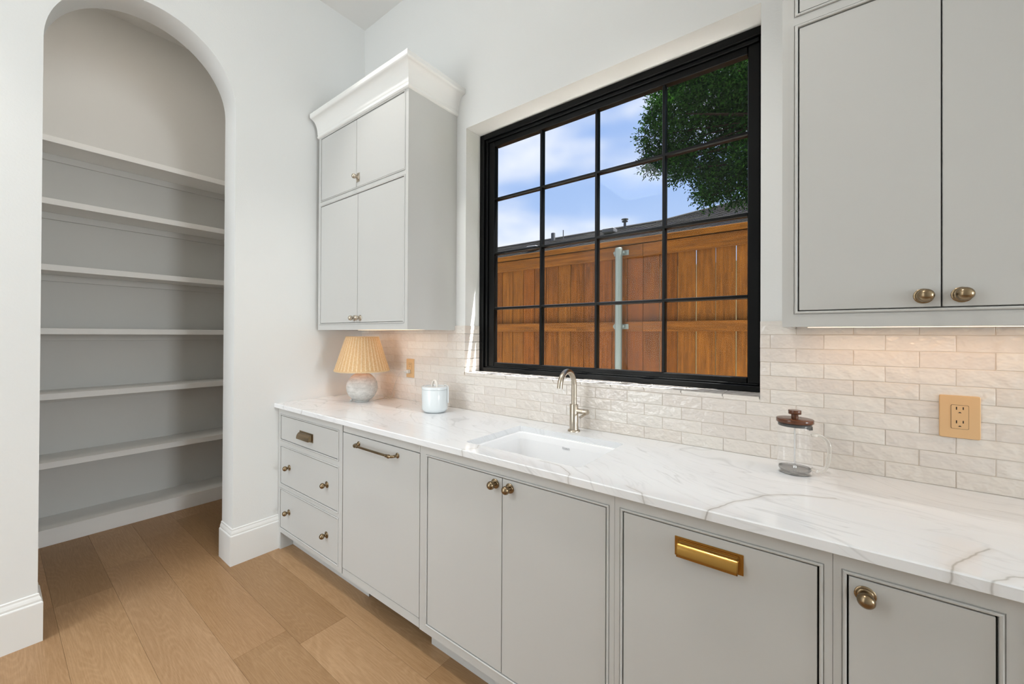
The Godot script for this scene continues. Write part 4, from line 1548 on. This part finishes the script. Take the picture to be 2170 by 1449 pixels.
# ------------------------------------------------------------------ things on the counter and wall
func table_lamp() -> void:
	var o := thing("table_lamp", "round stone-grey table lamp with a woven rattan shade on the counter", "lamp", Vector3(0.345, CT, 0.235))
	var b := MB.new()
	var pr := [Vector2(0, 0), Vector2(.040, 0), Vector2(.045, .002)]
	var r := .0985
	for i in 31:
		var a := -PI / 2 * 0.70 + (PI / 2 * 1.58) * i / 30.0
		pr.append(Vector2(r * cos(a), .0935 + r * sin(a) * .985))
	pr.append(Vector2(.012, .1915))
	b.lathe(pr, 56)
	put("base", b, M["lamp_stone"], o)
	b = MB.new()
	b.lathe([Vector2(.012, .190), Vector2(.012, .196), Vector2(.008, .197), Vector2(.008, .212), Vector2(.011, .213), Vector2(.011, .238), Vector2(.016, .24), Vector2(.016, .275), Vector2(0, .276)], 20)
	for s in [-1, 1]:
		b.tube([Vector3(s * .004, .20, s * .010), Vector3(s * .008, .26, s * .02)], .0035, 8)
	put("socket", b, M["aged_brass"], o)
	# woven shade: stakes and weavers are real ripples of the wall
	b = MB.new()
	var stakes := 40
	var per := 6
	var rows := 92
	var rb := .172
	var rt := .102
	var y0 := .204
	var y1 := .418
	for side in 2:
		var base := b.v.size()
		var n := stakes * per
		for j in rows + 1:
			var f := float(j) / rows
			for k in n + 1:
				var a := TAU * k / n
				var ripple := sin(PI * j) if false else (1.0 if j % 2 == 0 else -1.0)
				var weave := 0.0010 * ripple * cos(a * stakes / 2.0)
				var stake := 0.0018 * pow(absf(cos(a * stakes / 2.0)), 6.0)
				var rr := lerpf(rb, rt, f) + (weave + stake + 0.0006 if side == 0 else -0.002)
				var e := Vector3(cos(a), 0.0, -sin(a))
				b.vert(e * rr + Vector3.UP * lerpf(y0, y1, f), (e * (1.0 if side == 0 else -1.0) + Vector3.UP * 0.3 * (1.0 - 2.0 * side)).normalized(), Vector2(float(k) / n, f))
		for j in rows:
			for k in n:
				var q := base + j * (n + 1) + k
				if side == 0:
					b.face(q, q + 1, q + n + 2); b.face(q, q + n + 2, q + n + 1)
				else:
					b.face(q, q + n + 2, q + 1); b.face(q, q + n + 1, q + n + 2)
	# real normals of the woven side
	var nacc := PackedVector3Array()
	nacc.resize(b.v.size())
	for i in range(0, b.ix.size(), 3):
		var p0 := b.v[b.ix[i]]
		var fn := (b.v[b.ix[i + 2]] - p0).cross(b.v[b.ix[i + 1]] - p0)
		for j in 3:
			nacc[b.ix[i + j]] += fn
	for i in nacc.size():
		b.n[i] = nacc[i].normalized()
	var shade := put("lamp_shade", b, M["rattan"], o)
	for s in [[rb + .001, y0, .0034], [rt + .001, y1, .0032]]:
		b = MB.new()
		var ring := []
		for k in 49:
			var a := TAU * k / 48
			ring.append(Vector3(cos(a) * s[0], s[1], -sin(a) * s[0]))
		b.tube(ring, s[2], 8, false)
		put("rim", b, M["rattan"], shade)
	b = MB.new()
	var ring2 := []
	for k in 49:
		var a := TAU * k / 48
		ring2.append(Vector3(cos(a) * rb, y0 - .0045, -sin(a) * rb))
	b.tube(ring2, .0028, 8, false)
	put("lining_edge", b, M["rim_cloth"], shade)
	# small bumper foot
	b = MB.new()
	b.lathe([Vector2(0, 0), Vector2(.007, .002), Vector2(.009, .008), Vector2(.006, .014), Vector2(0, .016)], 14, shift(Vector3(-.052, 0, .045)))
	put("foot", b, M["clear_vinyl"], o)
	# clear cord: off the back of the base, along the counter in loops, then up to the socket
	var cv := Curve3D.new()
	for p in [Vector3(.06, .008, -.05), Vector3(.03, .004, -.12), Vector3(.01, .004, -.17), Vector3(-.02, .008, -.19), Vector3(.02, .012, -.185), Vector3(.05, .005, -.17), Vector3(.02, .006, -.165), Vector3(.045, .01, -.20), Vector3(.055, .05, -.205), Vector3(.09, .11, -.20), Vector3(.15, .175, -.185), Vector3(.20, .195, -.175), Vector3(.213, .196, -.180), Vector3(.213, .193, -.21)]:
		cv.add_point(p)
	for i in cv.point_count:
		var a := cv.get_point_position(maxi(i - 1, 0))
		var d := cv.get_point_position(mini(i + 1, cv.point_count - 1))
		cv.set_point_in(i, (a - d) * 0.18)
		cv.set_point_out(i, (d - a) * 0.18)
	cv.bake_interval = 0.006
	var pts := []
	for p in cv.get_baked_points():
		pts.append(p)
	b = MB.new()
	b.tube(pts, .0022, 8)
	var cord := put("cord", b, M["clear_vinyl"], o)
	b = MB.new()
	b.box(Vector3(.202, .181, -.218), Vector3(.224, .205, -.190), 0.004)
	b.tube([Vector3(.213, .193, -.195), Vector3(.209, .195, -.172)], [.007, .003], 10)
	put("plug", b, M["clear_vinyl"], cord)
	var bulb := mat("bulb_glow", c8(255, 236, 205), 0.5)
	bulb.emission_enabled = true
	bulb.emission = Color(1.0, 0.82, 0.6)
	bulb.emission_energy_multiplier = 1.5
	b = MB.new()
	var bp := []
	for i in 13:
		var a := -PI / 2 + PI * i / 12.0
		bp.append(Vector2(.022 * cos(a), .300 + .027 * sin(a)))
	b.lathe(bp, 18)
	put("bulb", b, bulb, o)
	var l := OmniLight3D.new()
	l.name = "lamp_bulb_light"
	l.light_energy = 0.024
	l.light_color = Color(1.0, 0.72, 0.45)
	l.omni_range = 6.0
	l.omni_attenuation = 2.0
	l.light_size = 0.02
	l.shadow_enabled = true
	l.position = o.position + Vector3(0, .300, 0)
	add_child(l)

func canister() -> void:
	var o := thing("canister", "small glossy white lidded canister with a looped tab, between lamp and sink", "canister", Vector3(0.968, CT, 0.178))
	var b := MB.new()
	var pr := [Vector2(0, .0015), Vector2(.046, .0015), Vector2(.050, .0)]
	for i in 9:
		var a := -PI / 2 + PI / 2 * i / 8.0
		pr.append(Vector2(.0475 + .0255 * cos(a), .0275 + .0265 * sin(a)))
	pr.append_array([Vector2(.0735, .07), Vector2(.0735, .128), Vector2(.0725, .129), Vector2(0, .129)])
	b.lathe(pr, 56)
	put("jar", b, M["canister_glaze"], o)
	b = MB.new()
	b.lathe([Vector2(.0, .1295), Vector2(.0725, .1295), Vector2(.0745, .131), Vector2(.0745, .141), Vector2(.0728, .144), Vector2(.066, .1455), Vector2(.063, .1415), Vector2(.0, .141)], 56)
	var lid := put("lid", b, M["canister_glaze"], o)
	# loop tab
	b = MB.new()
	var lp := []
	for i in 15:
		var a := PI * 1.12 * i / 14.0
		lp.append(Vector3(-.017 + .019 - .019 * cos(a), .142 + .032 * sin(a) + (.004 if i > 0 else 0.0), .004))
	b.tube(lp, [.007, .007, .007, .007, .007, .0072, .0075, .008, .0085, .0088, .009, .0088, .008, .006, .004], 12, true, 0.55)
	put("loop_tab", b, M["leather"], lid)
	# side strap that comes over the rim
	b = MB.new()
	var sp := [Vector3(.02, .1475, -.056), Vector3(.045, .1485, -.045), Vector3(.068, .1475, -.034), Vector3(.0745, .143, -.030), Vector3(.0765, .13, -.029), Vector3(.0768, .10, -.029), Vector3(.0765, .055, -.029)]
	b.tube(sp, .0035, 10, true, 1.0)
	put("strap", b, M["canister_glaze"], lid)

func coffee_press() -> void:
	var o := thing("coffee_press", "glass coffee press with walnut lid and glass handle on the counter", "coffee press", Vector3(2.592, CT, 0.140))
	var b := MB.new()
	b.lathe([Vector2(0, .0015), Vector2(.040, .0015), Vector2(.0445, .004), Vector2(.0455, .009), Vector2(.0455, .150), Vector2(.0462, .157), Vector2(.0450, .158)], 56)
	put("beaker", b, M["jug_glass"], o)
	# thick glass foot
	b = MB.new()
	b.lathe([Vector2(0, 0), Vector2(.041, 0), Vector2(.0445, .002), Vector2(.0445, .0035), Vector2(.0, .0012)], 48)
	put("foot", b, M["jug_glass"], o)
	# handle, to the right and slightly forward
	var hd := Vector3(0.96, 0, 0.28)
	var cv := Curve3D.new()
	for p in [[.044, .128], [.058, .131], [.076, .125], [.087, .108], [.0885, .085], [.085, .055], [.077, .031], [.063, .021], [.044, .024]]:
		cv.add_point(hd * p[0] + Vector3.UP * p[1])
	for i in cv.point_count:
		var a := cv.get_point_position(maxi(i - 1, 0))
		var d := cv.get_point_position(mini(i + 1, cv.point_count - 1))
		cv.set_point_in(i, (a - d) * 0.17)
		cv.set_point_out(i, (d - a) * 0.17)
	cv.bake_interval = 0.004
	var pts := []
	for p in cv.get_baked_points():
		pts.append(p)
	b = MB.new()
	b.tube(pts, .0050, 14)
	put("handle", b, M["handle_glass"], o)
	# lid
	b = MB.new()
	b.lathe([Vector2(0, .1605), Vector2(.0475, .1605), Vector2(.0490, .162), Vector2(.0490, .172), Vector2(.0480, .173), Vector2(0, .173)], 56)
	var lid := put("lid", b, M["walnut"], o)
	b = MB.new()
	b.lathe([Vector2(0, .150), Vector2(.0440, .150), Vector2(.0440, .1605)], 40)
	b.tube([hd * .030 + Vector3.UP * .155, hd * .041 + Vector3.UP * .149, hd * .0425 + Vector3.UP * .143], [.010, .008, .005], 10)
	put("gasket", b, M["rubber"], lid)
	b = MB.new()
	b.lathe([Vector2(0, .173), Vector2(.0095, .173), Vector2(.0095, .187), Vector2(.0165, .1875), Vector2(.0172, .1885), Vector2(.0172, .199), Vector2(.0165, .200), Vector2(0, .200)], 32)
	put("lid_knob", b, M["walnut"], lid)
	b = MB.new()
	b.tube([Vector3(0, .016, 0), Vector3(0, .174, 0)], .0022, 12)
	b.lathe([Vector2(0, .012), Vector2(.006, .013), Vector2(.006, .020), Vector2(.003, .024)], 16)
	put("plunger_rod", b, M["chrome"], o)
	b = MB.new()
	b.lathe([Vector2(0, .0115), Vector2(.0415, .0115), Vector2(.0425, .0135), Vector2(.0, .0135)], 48)
	for k in 90:                              # coiled spring edge
		var a := TAU * k / 90
		var p := Vector3(cos(a) * .0418, .0165, sin(a) * .0418)
		b.box(p - Vector3(.0007, .0035, .0007), p + Vector3(.0007, .0025, .0007))
	var fm := mat("filter_mesh", Color(0.66, 0.65, 0.64), 0.4, 0.9)
	put("filter_disc", b, fm, o)

func outlet(o: Node3D, w: float, h: float) -> void:
	var b := MB.new()
	var rr := round_rect(w, h, 0.004, 3)
	b.prism(rr, func(px, py, t): return Vector3(px, py, 0.0045 * t))
	var r2 := round_rect(w - 0.003, h - 0.003, 0.003, 3)
	for i in rr.size():
		var j := (i + 1) % rr.size()
		b.quad(Vector3(rr[i].x, rr[i].y, .0045), Vector3(rr[j].x, rr[j].y, .0045), Vector3(r2[j].x, r2[j].y, .006), Vector3(r2[i].x, r2[i].y, .006))
	b.prism(r2, func(px, py, t): return Vector3(px, py, 0.0045 + 0.0015 * t))
	put("plate", b, M["gold_plate"], o)
	b = MB.new()
	b.prism(round_rect(0.0345, 0.0685, 0.003, 3), func(px, py, t): return Vector3(px, py, 0.006 + 0.0003 * t))
	put("recess", b, M["slot_dark"], o)
	b = MB.new()
	b.prism(round_rect(0.0330, 0.0670, 0.0028, 3), func(px, py, t): return Vector3(px, py, 0.006 + 0.0012 * t))
	var rec := put("receptacle", b, M["gold_plate"], o)
	for s in [-1, 1]:
		b = MB.new()
		var cy: float = 0.0195 * s
		b.box(Vector3(-.0075, cy + .001, .0070), Vector3(-.0053, cy + .0095, .0075))
		b.box(Vector3(.0053, cy + .002, .0070), Vector3(.0075, cy + .0095, .0075))
		var dd := PackedVector2Array()
		for i in 9:
			var a := PI * i / 8.0
			dd.append(Vector2(.0032 * cos(a), cy - .0095 + .0045 * sin(a)))
		dd.append(Vector2(-.0032, cy - .008)); dd.append(Vector2(.0032, cy - .008))
		b.prism(dd, func(px, py, t): return Vector3(px, py, .0070 + .0005 * t))
		put("slots", b, M["slot_dark"], rec)

func outlets() -> void:
	var o := thing("wall_outlet", "gold-toned double wall outlet with empty slots right of the coffee press", "outlet", Vector3(2.965, 1.1215, 0.0105), "gold outlets on the tile")
	outlet(o, 0.079, 0.122)
	o = thing("wall_outlet", "gold-toned wall outlet behind the lamp with a clear plug in it", "outlet", Vector3(0.560, 1.128, 0.0105), "gold outlets on the tile")
	outlet(o, 0.074, 0.123)

# ------------------------------------------------------------------ build
func _ready() -> void:
	rng.seed = 20240611
	wn = noise(77, 0.02, 4)
	camera_and_light()
	materials()
	shell()
	window()
	outside()
	pantry()
	base_cabinets()
	counter()
	upper_cabinets()
	unseen_downlights()
	table_lamp()
	canister()
	coffee_press()
	outlets()
